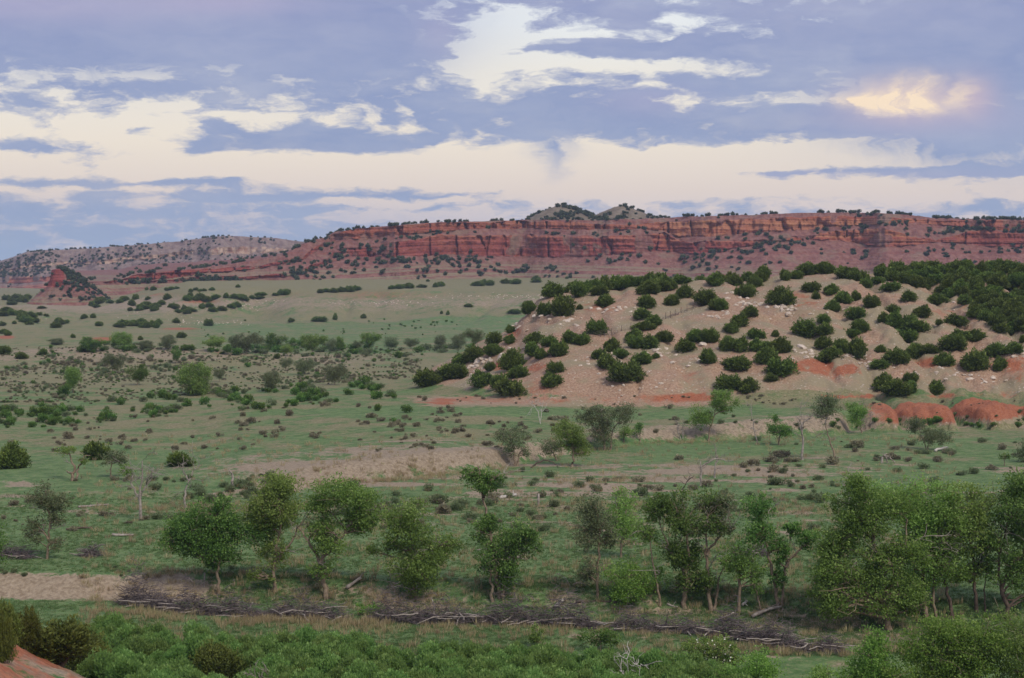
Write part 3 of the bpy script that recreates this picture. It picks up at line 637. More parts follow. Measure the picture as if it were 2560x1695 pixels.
def blades(C, D, L, W, r, tint):
    """flat rhombic leaves or tufts: centres, directions, lengths, widths"""
    n = len(C); D = D / (np.linalg.norm(D, axis=1)[:, None] + 1e-9)
    q = r.normal(size=(n, 3)); S = np.cross(D, q); S /= np.linalg.norm(S, axis=1)[:, None] + 1e-9
    N = np.cross(D, S)
    a = C - D * (L * .5)[:, None]; c = C + D * (L * .5)[:, None]
    b = C + S * (W * .5)[:, None] - D * (L * .08)[:, None] + N * (W * .12)[:, None]; d = C - S * (W * .5)[:, None] - D * (L * .08)[:, None] + N * (W * .12)[:, None]
    V = np.stack([a, b, c, d], 1).reshape(-1, 3)
    return V, np.arange(4 * n).reshape(-1, 4), np.repeat(tint, 4)
def leaf_clumps(clumps, leaf, dens, r):
    C, T = [], []
    for (c, rad) in clumps:
        rad = np.asarray(rad, float); vol = float(np.prod(rad)) ** (1 / 3)
        ns = max(9, int(18 * min(vol, 2.2))); dirs = r.normal(size=(ns, 3)); dirs /= np.linalg.norm(dirs, axis=1)[:, None]
        sub = dirs * (r.random((ns, 1)) ** .4) * .98
        n = max(6, int(dens * 8.2 * vol ** 2 / leaf ** 2 * r.choice([.3, .7, 1.0, 1.3, 1.5]))); k = r.integers(0, ns, n)
        sz = r.uniform(.22, .52, ns)
        p = sub[k] + r.normal(size=(n, 3)) * sz[k][:, None] * .62
        tone = r.uniform(.15, .75, ns)[k]
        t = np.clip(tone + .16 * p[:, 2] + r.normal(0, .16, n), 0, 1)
        C.append(np.asarray(c) + p * rad); T.append(t)
    return np.concatenate(C), np.concatenate(T)
def leaf_mesh(name, clumps, leaf, dens, r, mat):
    C, T = leaf_clumps(clumps, leaf, dens, r); n = len(C)
    D = r.normal(size=(n, 3)) + np.array([0, 0, -.25])
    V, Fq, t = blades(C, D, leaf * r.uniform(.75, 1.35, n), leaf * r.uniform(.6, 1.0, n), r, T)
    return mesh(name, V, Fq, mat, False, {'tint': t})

def cottonwood_parts(stems, clumps, leaf, dens, r, leafmat, trunk_r, bark=None, dead=0, dead_top=False):
    """stems: list of point lists (local metres); clumps: list of (centre, radii)"""
    paths = []; twigs = []; allp = []
    for si, st in enumerate(stems):
        st = np.asarray(st, float); k = max(6, len(st) * 4)
        tt = np.linspace(0, 1, k); src = np.linspace(0, 1, len(st))
        p = np.stack([np.interp(tt, src, st[:, i]) for i in range(3)], -1)
        p[1:-1] += r.normal(0, trunk_r * .35, (k - 2, 3)) * np.array([1, 1, .2])
        rr = trunk_r * (1.0 if si == 0 else .72) * np.interp(tt, [0, .06, .5, 1], [1.35, 1.0, .72, .25])
        p[0, 2] -= .25
        paths.append((p, rr)); allp.append((p, rr))
    for (c, rad) in clumps:
        best = None
        for p, rr in allp:
            ok = p[:, 2] < c[2] + .1
            if not ok.any(): ok = np.ones(len(p), bool)
            d = np.linalg.norm(p - c, axis=1) + np.maximum(0, .5 - (c[2] - p[:, 2])) * .6; d[~ok] = 1e9; i = int(np.argmin(d))
            if best is None or d[i] < best[0]: best = (d[i], p[i], rr[i])
        b = curve(best[1], c, r, 6, .10, .05); r0 = min(best[2] * .75, trunk_r * .5)
        paths.append((b, np.linspace(r0, max(.012, r0 * .25), 6)))
        for _ in range(5):
            q = np.asarray(c) + r.normal(size=3) * np.asarray(rad) * .55
            paths.append((curve(b[r.integers(2, 5)], q, r, 4, .1), np.linspace(r0 * .35, .012, 4)))
    V, Fq = tubes(paths, 5); tm = mesh('trunk', V, Fq, bark or M_BARK, True)
    cm = leaf_mesh('crown', clumps, leaf, dens, r, leafmat) if clumps and dens > 0 else None
    dm = None
    if dead:
        dp = []
        for _ in range(dead):
            p, rr = allp[r.integers(len(allp))]; i = r.integers(len(p) // 3, len(p)); h = p[-1, 2]
            d = r.normal(size=3) * np.array([1, 1, .45]) + np.array([0, 0, .45]); d /= np.linalg.norm(d)
            L = h * r.uniform(.16, .34); b = curve(p[i], p[i] + d * L, r, 5, .12); dp.append((b, np.linspace(max(rr[i] * .4, .035), .014, 5)))
            for _ in range(4):
                j = r.integers(1, 5); d2 = d + r.normal(size=3) * .7; dp.append((curve(b[j], b[j] + d2 * L * r.uniform(.25, .5), r, 4, .12), np.linspace(.028, .010, 4)))
        V, Fq = tubes(dp, 4); dm = mesh('dead_branches', V, Fq, M_DEAD, True)
    return tm, cm, dm
def box_clumps(boxes, ub, vb, mpp, r, big=1.0):
    out = []
    for bx in boxes:
        u0, u1, v0, v1 = bx[:4]; n = bx[4] if len(bx) > 4 else max(5, int((u1 - u0) * (v1 - v0) * mpp * mpp / 1.25))
        cx, cz = ((u0 + u1) / 2 - ub) * mpp, (vb - (v0 + v1) / 2) * mpp; ax, az = (u1 - u0) / 2 * mpp * 1.24, (v1 - v0) / 2 * mpp * 1.08
        cr = big * math.sqrt(ax * az) * (1.4 / math.sqrt(n)) ** .8
        cr = min(max(cr, .28), min(ax, az) * .8)
        for k in range(n):
            a = r.uniform(0, 2 * math.pi); q = math.sqrt((k + .5) / n); px_, pz_ = math.cos(a) * q, math.sin(a) * q
            dy = r.uniform(-1, 1) * math.sqrt(max(0, 1 - q * q * .8)) * min(ax, az * 1.2) * .85
            s = r.uniform(.6, 1.35); q_ = r.uniform(.9, 1.22); px_ *= q_; pz_ *= q_
            out.append((np.array([cx + px_ * max(ax - cr * .75, .05), dy, cz + pz_ * max(az - cr * .5, .05)]), (cr * s * 1.12, cr * s, cr * s * .82)))
    return out
def place_tree(name, label, cat, base, boxes, stems=None, mat=None, leaf=.17, dens=1.6, tr=None, dead=0, group=None, bark=None, seed=None, ymin=95, ymax=1500, big=1.0):
    ub, vb = base; r = np.random.default_rng(seed if seed is not None else int(ub * 7 + vb * 13))
    P = at(ub, vb, ymin, ymax); mpp = P[1] / F
    cl = box_clumps(boxes, ub, vb, mpp, r, big)
    top = max([vb - b[2] for b in boxes] + [20]) * mpp
    if stems is None:
        b = boxes[0]; stems = [[(ub, vb), ((ub + (b[0] + b[1]) / 2) / 2, (vb + b[3]) / 2), ((b[0] + b[1]) / 2, b[2] + (b[3] - b[2]) * .35)]]
    st = [[((u - ub) * mpp, (0 if i == 0 and False else r.normal(0, .12)), (vb - v) * mpp) for i, (u, v) in enumerate(s)] for s in stems]
    if tr is None: tr = max(.06, top * .018)
    else: tr *= .78
    root = thing(name, P, label, cat, group)
    tm, cm, dm = cottonwood_parts(st, cl, leaf, dens, r, mat or M_LCOT, tr, bark, dead)
    link('trunk', tm, root)
    if cm: link('crown', cm, root)
    if dm: link('dead_branches', dm, root, kind='stuff')
    return root

# junipers: dense lumpy crowns of upright sprays
def juniper_meshes(seed, lobes, mat, n=4200, spray=.26):
    r = np.random.default_rng(seed)
    C = []; Dr = []; T = []
    nl = lobes + 4
    for i in range(nl):
        a = r.uniform(0, 2 * math.pi); q = .29 * math.sqrt((i + .3) / nl)
        rh = r.uniform(.15, .26); zc = r.uniform(.24, .46) + (.24 * (1 - q / .29) if i % 2 == 0 else 0); c = np.array([math.cos(a) * q, math.sin(a) * q * .9, zc]); rad = np.array([rh, rh, rh * r.uniform(1.05, 1.4)])
        m = int(n * rad[0] * rad[2] / .1 / nl * 3.6)
        d = r.normal(size=(m, 3)); d /= np.linalg.norm(d, axis=1)[:, None]
        rr = (.62 + .46 * r.random(m) ** .6) * (1 + .75 * (vnoise(d[:, 0] * 3.5 + i * 7, d[:, 1] * 3.5 + d[:, 2] * 5, seed) - .5) * 2)
        p = d * rr[:, None] * rad; tp = 1 - .20 * np.clip(p[:, 2] / rad[2], -.3, 1); p[:, :2] *= tp[:, None]; p = p + c
        out = np.hypot(p[:, 0], p[:, 1])
        C.append(p); Dr.append(d * np.array([.7, .7, .5]) + np.array([0, 0, .75])); T.append(np.clip(.16 + .34 * d[:, 2] + .7 * (out - .2) + (vnoise(p[:, 0] * 9, p[:, 1] * 9 + p[:, 2] * 9, seed + 3) - .5) * .7 + r.normal(0, .13, m), 0, 1))  # light painted into the tint: brighter on top and outside, shade between lobes
    C = np.concatenate(C); Dr = np.concatenate(Dr) + r.normal(0, .35, (len(C), 3)); T = np.concatenate(T)
    keep = C[:, 2] > .02 + .05 * r.random(len(C)); C, Dr, T = C[keep], Dr[keep], T[keep]; m = len(C)
    sp = spray / 4.0
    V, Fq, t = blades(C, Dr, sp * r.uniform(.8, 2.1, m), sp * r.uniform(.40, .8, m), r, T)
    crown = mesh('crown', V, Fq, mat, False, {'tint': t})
    paths = []
    for k in range(4):
        a = r.uniform(0, 2 * math.pi); e = np.array([math.cos(a) * .16, math.sin(a) * .16, r.uniform(.4, .62)]); paths.append((curve((0, 0, -.06), e, r, 5, .08), np.linspace(.035 if k else .05, .010, 5)))
    V, Fq = tubes(paths, 5); trunk = mesh('trunk', V, Fq, M_BARK_D, True)
    return trunk, crown
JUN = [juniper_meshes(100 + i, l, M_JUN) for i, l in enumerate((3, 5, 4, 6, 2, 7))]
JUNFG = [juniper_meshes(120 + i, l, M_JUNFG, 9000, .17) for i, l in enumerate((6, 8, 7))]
def place_juniper(P, w, h, label, group=None, pool=None, r=random, cat='juniper tree', name='juniper', parts=True):
    pool = pool or JUN; tm, cm = pool[r.randrange(len(pool))]; P = np.array(P, float)
    root = thing(name, P, label, cat, group, r.uniform(0, 6.28))
    for nm, me in (('trunk', tm), ('crown', cm)):
        if nm == 'trunk' and not parts: continue
        o = link(nm, me, root); o.scale = (w / .92, w / .92 * r.uniform(.85, 1.1), h)
    return root
def juniper_px(cx, vb, w, h, label, group, ymin=95, ymax=1500, **k):
    P = at(cx, vb, ymin, ymax); mpp = P[1] / F
    return place_juniper(P - np.array([0, -.2 * w * mpp, .04 * h * mpp]), w * mpp, h * mpp, label, group, **k)

# scattering helper for what nobody could count
def scatter(name, pts, rot, scl, idx, proto_meshes, **props):
    pc = bpy.data.collections.new(name + '_kinds')
    for i, me in enumerate(proto_meshes): pc.objects.link(bpy.data.objects.new('%s_kind_%02d' % (name, i), me))
    me = bpy.data.meshes.new(name); me.vertices.add(len(pts)); me.vertices.foreach_set('co', np.asarray(pts, np.float32).ravel())
    a = me.attributes.new('rot', 'FLOAT_VECTOR', 'POINT'); a.data.foreach_set('vector', np.asarray(rot, np.float32).ravel())
    a = me.attributes.new('scl', 'FLOAT_VECTOR', 'POINT'); a.data.foreach_set('vector', np.asarray(scl, np.float32).ravel())
    a = me.attributes.new('idx', 'INT', 'POINT'); a.data.foreach_set('value', np.asarray(idx, np.int32))
    o = link(name, me, kind='stuff', **props)
    ng = bpy.data.node_groups.new(name, 'GeometryNodeTree')
    ng.interface.new_socket('Geometry', in_out='INPUT', socket_type='NodeSocketGeometry'); ng.interface.new_socket('Geometry', in_out='OUTPUT', socket_type='NodeSocketGeometry')
    N, L = ng.nodes, ng.links; gi = N.new('NodeGroupInput'); go = N.new('NodeGroupOutput'); ip = N.new('GeometryNodeInstanceOnPoints'); ci = N.new('GeometryNodeCollectionInfo')
    ci.inputs[0].default_value = pc; ci.inputs['Separate Children'].default_value = True; ci.inputs['Reset Children'].default_value = True
    def na(nm, ty):
        n = N.new('GeometryNodeInputNamedAttribute'); n.data_type = ty; n.inputs[0].default_value = nm; return n.outputs[0]
    er = N.new('FunctionNodeEulerToRotation'); L.new(na('rot', 'FLOAT_VECTOR'), er.inputs[0])
    L.new(gi.outputs[0], ip.inputs['Points']); L.new(ci.outputs[0], ip.inputs['Instance']); ip.inputs['Pick Instance'].default_value = True
    L.new(na('idx', 'INT'), ip.inputs['Instance Index']); L.new(er.outputs[0], ip.inputs['Rotation']); L.new(na('scl', 'FLOAT_VECTOR'), ip.inputs['Scale'])
    L.new(ip.outputs[0], go.inputs[0])
    md = o.modifiers.new('scatter', 'NODES'); md.node_group = ng
    return o
def tuft_mesh(name, seed, n, mat, spread=.35, lean=.35, w=.018, hmin=.5):
    r = np.random.default_rng(seed); a = r.uniform(0, 6.28, n); q = r.random(n) ** .5 * spread
    L = r.uniform(hmin, 1.0, n); D = np.stack([np.cos(a) * lean * r.random(n), np.sin(a) * lean * r.random(n), np.ones(n)], -1)
    D /= np.linalg.norm(D, axis=1)[:, None]; b = np.stack([np.cos(a) * q, np.sin(a) * q, 0 * q], -1)
    V, Fq, t = blades(b + D * (L * .5)[:, None], D, L, w * r.uniform(.7, 1.5, n), r, np.clip(r.normal(.5, .25, n), 0, 1)); return mesh(name, V, Fq, mat, False, {'tint': t})
def bush_mesh(name, seed, mat, n=500, leaf=.09, flat=.7, up=.5):
    """a unit-wide rounded low bush"""
    r = np.random.default_rng(seed); k = r.integers(6, 10); cs = np.stack([r.uniform(-.28, .28, k), r.uniform(-.28, .28, k), r.uniform(.18, .42, k) * flat], -1)
    i = r.integers(0, k, n); d = r.normal(size=(n, 3)); d /= np.linalg.norm(d, axis=1)[:, None]
    p = cs[i] + d * (r.random(n) ** .4)[:, None] * np.array([.23, .23, .26 * flat]); p[:, 2] = np.abs(p[:, 2])
    T = np.clip(.3 + .35 * d[:, 2] + r.normal(0, .18, n) + (r.random(k)[i] - .5) * .4, 0, 1)  # tint carries painted shade, darker on the underside of each clump
    D = d * .7 + np.array([0, 0, up]) + r.normal(0, .3, (n, 3))
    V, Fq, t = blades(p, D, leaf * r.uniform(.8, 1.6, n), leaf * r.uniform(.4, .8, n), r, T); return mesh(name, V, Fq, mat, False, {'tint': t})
def rock_mesh(seed):
    r = np.random.default_rng(seed); import bmesh
    bm = bmesh.new(); bmesh.ops.create_icosphere(bm, subdivisions=1, radius=.5)
    f = np.array([1, r.uniform(.6, .9), r.uniform(.3, .55)])
    for v in bm.verts: v.co = (np.array(v.co) * f * r.uniform(.78, 1.18)).tolist()
    # chop flat faces
    for _ in range(3):
        d = r.normal(size=3); d /= np.linalg.norm(d); k = r.uniform(.22, .34)
        for v in bm.verts:
            c = np.array(v.co); q = c @ d
            if q > k: v.co = (c - d * (q - k)).tolist()
    me = bpy.data.meshes.new('rock'); bm.to_mesh(me); bm.free(); me.materials.append(M_ROCK); return me

ORD = ['first', 'second', 'third', 'fourth', 'fifth', 'sixth', 'seventh', 'eighth', 'ninth', 'tenth', 'eleventh', 'twelfth', 'thirteenth', 'fourteenth', 'fifteenth', 'sixteenth', 'seventeenth', 'eighteenth', 'nineteenth', 'twentieth']
def ordinal(i):
    if i < 20: return ORD[i]
    t = (i + 1) // 10; u = (i + 1) % 10; tens = ['', '', 'twenty', 'thirty', 'forty', 'fifty', 'sixty', 'seventy', 'eighty', 'ninety'][t]
    return tens + '-' + ORD[u - 1] if u else tens[:-1] + 'ieth'
def tiers(items, key_v, edges, names, key_u):
    """label numbers: tier by height in the view, then counted from the left"""
    out = {}
    for k, nm in enumerate(names):
        lo, hi = edges[k], edges[k + 1]; sel = [i for i, it in enumerate(items) if lo <= key_v(it) < hi]; sel.sort(key=lambda i: key_u(items[i]))
        for j, i in enumerate(sel): out[i] = (ordinal(j), nm, j == len(sel) - 1)
    return out

# ------------------------------------------------------------------ cottonwoods in a row along the creek
CW = 'cottonwood tree'
def cw(label, base, boxes, **k): return place_tree('cottonwood_tree', label, CW, base, boxes, **k)
cw('dark green round cottonwood, leftmost of the row along the creek', (546, 1487), [(410, 632, 1290, 1395), (470, 610, 1236, 1330), (465, 585, 1370, 1425), (415, 500, 1360, 1400, 3)], stems=[[(546, 1487), (547, 1430), (545, 1380), (540, 1290)]], mat=M_LDARK, dens=2.0, ymin=130)
cw('yellow-green cottonwood right of the dark round one, low leafy trunk', (687, 1479), [(632, 760, 1190, 1330), (625, 700, 1240, 1340), (640, 720, 1335, 1420), (625, 690, 1425, 1458, 4)], stems=[[(687, 1479), (686, 1430), (690, 1380), (710, 1260)], [(690, 1400), (735, 1350), (745, 1310)]], mat=M_LLITE, dens=1.9, dead=3, ymin=130)
cw('cottonwood with a thick leaning trunk, third along the creek row', (816, 1498), [(770, 930, 1205, 1290), (830, 940, 1250, 1335), (755, 850, 1290, 1400), (775, 830, 1390, 1440, 5)], stems=[[(816, 1498), (806, 1430), (785, 1375), (745, 1320)], [(800, 1400), (855, 1340), (900, 1270)]], mat=M_LCOT, dens=1.6, dead=6, tr=.30, ymin=130)
cw('broad cottonwood with leaves down its trunk, middle of the creek row', (1040, 1500), [(955, 1065, 1250, 1350), (915, 1030, 1340, 1392), (1030, 1150, 1330, 1405), (1000, 1100, 1370, 1475)], stems=[[(1040, 1500), (1034, 1420), (1030, 1370), (1010, 1280)], [(1036, 1410), (1090, 1370), (1120, 1350)]], mat=M_LCOT, dens=1.6, dead=3, ymin=130)
cw('three-stemmed cottonwood with a bare broken top and high leaf tuft', (1251, 1498), [(1190, 1300, 1340, 1440), (1260, 1365, 1310, 1425), (1165, 1240, 1285, 1345), (1245, 1310, 1400, 1460), (1163, 1248, 1165, 1230, 9)],
   stems=[[(1251, 1498), (1243, 1430), (1225, 1330), (1212, 1270), (1195, 1165)], [(1232, 1496), (1226, 1440), (1220, 1390)], [(1257, 1482), (1266, 1450), (1290, 1380)], [(1208, 1240), (1225, 1210), (1248, 1180)]], mat=M_LDARK, dens=1.7, dead=4, ymin=130)
cw('slender tall cottonwood with a thin straight trunk, foliage on its left', (1493, 1496), [(1440, 1500, 1300, 1370), (1445, 1515, 1250, 1320), (1438, 1492, 1370, 1460, 8), (1495, 1545, 1290, 1360, 6)], stems=[[(1493, 1496), (1495, 1430), (1499, 1350), (1500, 1310), (1488, 1260)], [(1499, 1320), (1520, 1290)]], mat=M_LGREY, dens=1.25, tr=.15, leaf=.16, ymin=130)
cw('pale green cottonwood standing in the meadow behind the slender one', (1552, 1394), [(1505, 1600, 1280, 1360), (1520, 1590, 1222, 1290), (1570, 1612, 1300, 1365, 5)], stems=[[(1552, 1394), (1554, 1350), (1550, 1300), (1540, 1240)], [(1552, 1310), (1575, 1260)]], mat=M_LLITE, dens=.95, dead=3, ymin=130)
place_tree('leafy_bush', 'round bright green leafy bush among the creek cottonwoods', 'bush', (1589, 1512), [(1505, 1636, 1402, 1500)], mat=M_LBRI, dens=2.1, tr=.07, leaf=.15, ymin=130)
cw('thin leaning cottonwood stem with leaves up its left side', (1650, 1512), [(1600, 1650, 1310, 1385), (1605, 1655, 1250, 1310)], stems=[[(1650, 1512), (1642, 1450), (1628, 1390), (1618, 1300)]], mat=M_LCOT, dens=1.3, tr=.13, dead=2, ymin=130)
cw('largest dark cottonwood of the right-hand group, dense deep green crown', (1713, 1519), [(1615, 1790, 1220, 1290), (1665, 1815, 1270, 1345), (1660, 1760, 1340, 1420), (1672, 1770, 1420, 1485)], stems=[[(1713, 1519), (1715, 1460), (1722, 1400), (1715, 1300)], [(1716, 1440), (1672, 1370), (1655, 1330)]], mat=M_LDARK, dens=2.1, tr=.28, dead=4, ymin=130)
cw('forked cottonwood with pale dead branches right of the dark one', (1778, 1523), [(1745, 1826, 1230, 1300), (1760, 1830, 1290, 1350)], stems=[[(1778, 1523), (1769, 1430), (1765, 1370), (1770, 1290)], [(1784, 1518), (1795, 1460), (1812, 1400)], [(1768, 1380), (1800, 1340), (1820, 1320)]], mat=M_LGREY, dens=1.25, dead=14, tr=.22, ymin=130)
cw('cottonwood with a straight pale trunk and low spreading leaves', (1848, 1532), [(1805, 1905, 1338, 1440), (1870, 1910, 1420, 1470, 4)], stems=[[(1848, 1532), (1850, 1450), (1850, 1410), (1848, 1360)]], mat=M_LCOT, dens=1.25, dead=3, tr=.19, ymin=130)
cw('short bare-stemmed sapling leaning left beside the fallen log', (1904, 1528), [(1870, 1915, 1440, 1490, 5)], stems=[[(1904, 1528), (1893, 1490), (1885, 1455)]], mat=M_LCOT, dens=1.1, tr=.11, ymin=130)
cw('v-shaped double-stemmed cottonwood with two separate crowns', (1947, 1520), [(1860, 1938, 1238, 1300), (1868, 1945, 1290, 1362), (1965, 2005, 1300, 1345, 6), (2000, 2048, 1318, 1372, 8), (1930, 1985, 1350, 1400, 8), (1930, 1965, 1400, 1470, 5)],
   stems=[[(1945, 1520), (1938, 1450), (1922, 1390), (1910, 1330), (1900, 1260)], [(1952, 1520), (1962, 1440), (1970, 1370), (1978, 1320)], [(1966, 1410), (1995, 1375), (2030, 1350)]], mat=M_LDARK, dens=1.8, tr=.2, dead=3, ymin=130)
# the thicket of tall cottonwoods at the right edge
cw('big bushy cottonwood at the left of the right-edge grove', (2226, 1576), [(2085, 2260, 1195, 1320), (2050, 2230, 1300, 1420), (2030, 2200, 1390, 1480), (2060, 2290, 1440, 1545), (2180, 2300, 1330, 1450), (2040, 2150, 1440, 1540, 14), (2230, 2300, 1460, 1545, 8)], stems=[[(2226, 1576), (2212, 1500), (2200, 1420), (2170, 1260)], [(2215, 1510), (2150, 1440), (2100, 1380)], [(2212, 1490), (2260, 1400), (2270, 1300)]], mat=M_LCOT, dens=1.7, tr=.32, dead=5, ymin=130)
cw('tall yellow-green cottonwood topping the right-edge grove', (2317, 1549), [(2170, 2360, 1188, 1290), (2230, 2370, 1270, 1370), (2290, 2380, 1360, 1440), (2235, 2340, 1420, 1500, 10)], stems=[[(2317, 1549), (2310, 1470), (2300, 1380), (2270, 1240)], [(2306, 1430), (2340, 1330)]], mat=M_LLITE, dens=1.5, tr=.24, dead=7, ymin=130)
cw('slim cottonwood trunk with warm brown base inside the grove', (2339, 1552), [(2290, 2400, 1250, 1350), (2310, 2400, 1340, 1460)], stems=[[(2339, 1552), (2332, 1480), (2338, 1420), (2360, 1350)]], mat=M_LCOT, dens=1.2, tr=.17, dead=4, ymin=130)
cw('dark-trunked cottonwood in the middle of the right-edge grove', (2383, 1545), [(2330, 2440, 1260, 1370), (2340, 2420, 1370, 1460)], stems=[[(2383, 1545), (2366, 1470), (2362, 1400), (2380, 1300)], [(2363, 1400), (2340, 1340)]], mat=M_LCOT, dens=1.2, tr=.2, dead=8, bark=M_BARK_D, ymin=130)
cw('cottonwood with light spring leaves in the right half of the grove', (2441, 1528), [(2350, 2500, 1205, 1310), (2390, 2500, 1300, 1400), (2400, 2470, 1390, 1450), (2380, 2440, 1420, 1470, 6)], stems=[[(2441, 1528), (2438, 1460), (2430, 1400), (2420, 1280)], [(2436, 1430), (2480, 1340)]], mat=M_LLITE, dens=1.4, tr=.2, dead=8, bark=M_BARK_D, ymin=130)
cw('thin dark sapling between two trunks of the grove', (2462, 1528), [(2440, 2490, 1380, 1440, 5)], stems=[[(2462, 1528), (2462, 1470), (2465, 1410)]], mat=M_LDARK, dens=1.2, tr=.1, bark=M_BARK_D, ymin=130)
cw('leaning cottonwood against the right picture edge', (2520, 1545), [(2470, 2640, 1200, 1330), (2480, 2620, 1320, 1450), (2500, 2600, 1440, 1500), (2440, 2520, 1290, 1400)], stems=[[(2520, 1545), (2505, 1470), (2495, 1440), (2520, 1300)], [(2503, 1460), (2560, 1380), (2590, 1300)]], mat=M_LDARK, dens=1.6, tr=.27, dead=8, bark=M_BARK_D, ymin=130)
# young cottonwoods and bushes in the right foreground
def bush(label, base, boxes, **k): return place_tree('leafy_bush', label, 'bush', base, boxes, **k)
bush('bright young cottonwood bush at the left of the right foreground', (2200, 1735), [(2120, 2230, 1600, 1700), (2165, 2215, 1540, 1620, 8), (2110, 2260, 1660, 1730)], mat=M_LBRI, dens=1.7, tr=.06, leaf=.15, ymin=118)
bush('broad leafy young cottonwood bush in the right foreground', (2330, 1740), [(2235, 2430, 1560, 1680), (2230, 2420, 1650, 1730), (2320, 2400, 1550, 1600, 6)], mat=M_LBRI, dens=1.8, tr=.08, leaf=.15, dead=3, ymin=118)
bush('young cottonwood bush with pale twigs near the lower right corner', (2445, 1740), [(2370, 2520, 1545, 1660), (2370, 2520, 1640, 1730)], mat=M_LBRI, dens=1.6, tr=.08, leaf=.15, dead=5, ymin=118)
bush('leafy bush cut by the lower right picture corner', (2550, 1740), [(2490, 2640, 1560, 1660), (2480, 2640, 1640, 1730)], mat=M_LCOT, dens=1.6, tr=.08, leaf=.15, dead=4, ymin=118)
fl = bush('green bush dotted with small white flowers beside the brush pile', (1785, 1672), [(1730, 1845, 1580, 1650), (1725, 1800, 1620, 1668), (1790, 1850, 1630, 1665)], mat=M_LLITE, dens=2.0, tr=.05, leaf=.14, ymin=118)
def flowers(root):
    r = np.random.default_rng(5); n = 46; mpp = root.location.y / F
    C = np.stack([r.uniform(-52, 58, n) * mpp, r.uniform(-1.6, -.2, n), r.uniform(12, 90, n) * mpp], -1)
    V, Fq, t = blades(C, r.normal(size=(n, 3)), np.full(n, .14), np.full(n, .14), r, np.ones(n) * .5)
    m, tt = new_mat('flower_white'); tt.b.inputs['Base Color'].default_value = (.62, .62, .50, 1)
    link('flowers', mesh('flowers', V, Fq, m), root, kind='stuff')
flowers(fl)
bush('vivid yellow-green bush in front of the white-flowered bush', (1880, 1735), [(1825, 1935, 1640, 1725)], mat=M_LBRI, dens=2.1, tr=.05, leaf=.13, ymin=118)
bush('pale yellow-green bush left of the right foreground bushes', (2050, 1735), [(2015, 2090, 1662, 1730)], mat=M_LLITE, dens=1.6, tr=.04, leaf=.13, ymin=118)
bush('dark olive bush standing alone in front of the brush pile', (1500, 1626), [(1455, 1548, 1572, 1622)], mat=M_LDARK, dens=2.2, tr=.05, leaf=.13, ymin=118)
bush('small thin green bush left of the lone dark olive bush', (1345, 1618), [(1322, 1370, 1572, 1612)], mat=M_LCOT, dens=1.4, tr=.04, leaf=.13, ymin=118)
bush('small fresh green shrub growing through the brush pile', (922, 1538), [(890, 950, 1505, 1536)], mat=M_LBRI, dens=1.5, tr=.03, leaf=.13, ymin=118)
bush('pale sprouting shrub at the bottom of the picture, right of centre', (1400, 1725), [(1360, 1460, 1668, 1720)], mat=M_LLITE, dens=1.3, tr=.03, leaf=.13, dead=2, ymin=118)
# ------------------------------------------------------------------ trees of the middle meadow
cw('sparse cottonwood with dead grey top in the left meadow', (117, 1398), [(65, 115, 1290, 1365, 7), (110, 175, 1245, 1330, 8), (85, 135, 1205, 1285, 7), (120, 165, 1330, 1375, 4)], stems=[[(117, 1398), (120, 1350), (125, 1300), (112, 1225)], [(121, 1345), (90, 1310)]], mat=M_LGREY, dens=1.1, dead=9, tr=.16, ymin=130)
cw('leafy cottonwood cut by the left picture edge', (-14, 1425), [(-60, 18, 1300, 1420)], mat=M_LDARK, dens=1.5, ymin=130)
cw('broken v-trunked cottonwood with one leaf tuft, left meadow', (182, 1202), [(148, 190, 1112, 1142, 6), (195, 218, 1140, 1165, 4)], stems=[[(182, 1202), (183, 1170), (172, 1130)], [(188, 1200), (198, 1165), (212, 1140), (228, 1138)], [(182, 1185), (166, 1176)]], mat=M_LLITE, dens=1.0, tr=.28, dead=2, ymin=180)
cw('thin small cottonwood right of the broken v-trunked one', (277, 1194), [(258, 312, 1118, 1170, 10)], stems=[[(277, 1194), (276, 1172), (288, 1130)]], mat=M_LGREY, dens=1.0, tr=.13, dead=3, ymin=180)
cw('yellow-green bush low in the left meadow', (315, 1200), [(300, 335, 1165, 1198, 6)], mat=M_LBRI, dens=1.0, tr=.04, ymin=180)
cw('grey-green cottonwood in the mid meadow, left of the twin trees', (1290, 1165), [(1238, 1320, 1066, 1115), (1262, 1300, 1105, 1140, 4), (1300, 1330, 1112, 1140, 4)], stems=[[(1288, 1165), (1286, 1135), (1276, 1090)], [(1293, 1165), (1300, 1130), (1320, 1115)]], mat=M_LGREY, dens=1.35, tr=.22, ymin=180)
cw('dark green full cottonwood in front of the mid-meadow group', (1431, 1167), [(1398, 1470, 1042, 1110), (1400, 1478, 1095, 1142)], stems=[[(1431, 1167), (1433, 1140), (1430, 1070)]], mat=M_LCOT, dens=1.7, tr=.24, ymin=180)
cw('low crooked tree between two mid-meadow cottonwoods', (1392, 1152), [(1345, 1408, 1088, 1138)], stems=[[(1392, 1152), (1385, 1135), (1365, 1110)]], mat=M_LGREY, dens=1.1, tr=.15, dead=4, ymin=180)
cw('tall silvery cottonwood at the back of the mid-meadow group', (1511, 1125), [(1445, 1530, 1006, 1060), (1520, 1582, 1002, 1060), (1470, 1540, 1050, 1105)], stems=[[(1511, 1125), (1510, 1090), (1500, 1030)], [(1526, 1121), (1530, 1080), (1560, 1030)], [(1508, 1095), (1470, 1050)]], mat=M_LGREY, dens=1.15, tr=.24, dead=10, ymin=180)
cw('small dark tree right of the silvery mid-meadow cottonwood', (1560, 1106), [(1540, 1585, 1066, 1096, 6)], stems=[[(1560, 1106), (1558, 1080)]], mat=M_LCOT, dens=1.2, tr=.13, dead=3, ymin=180)
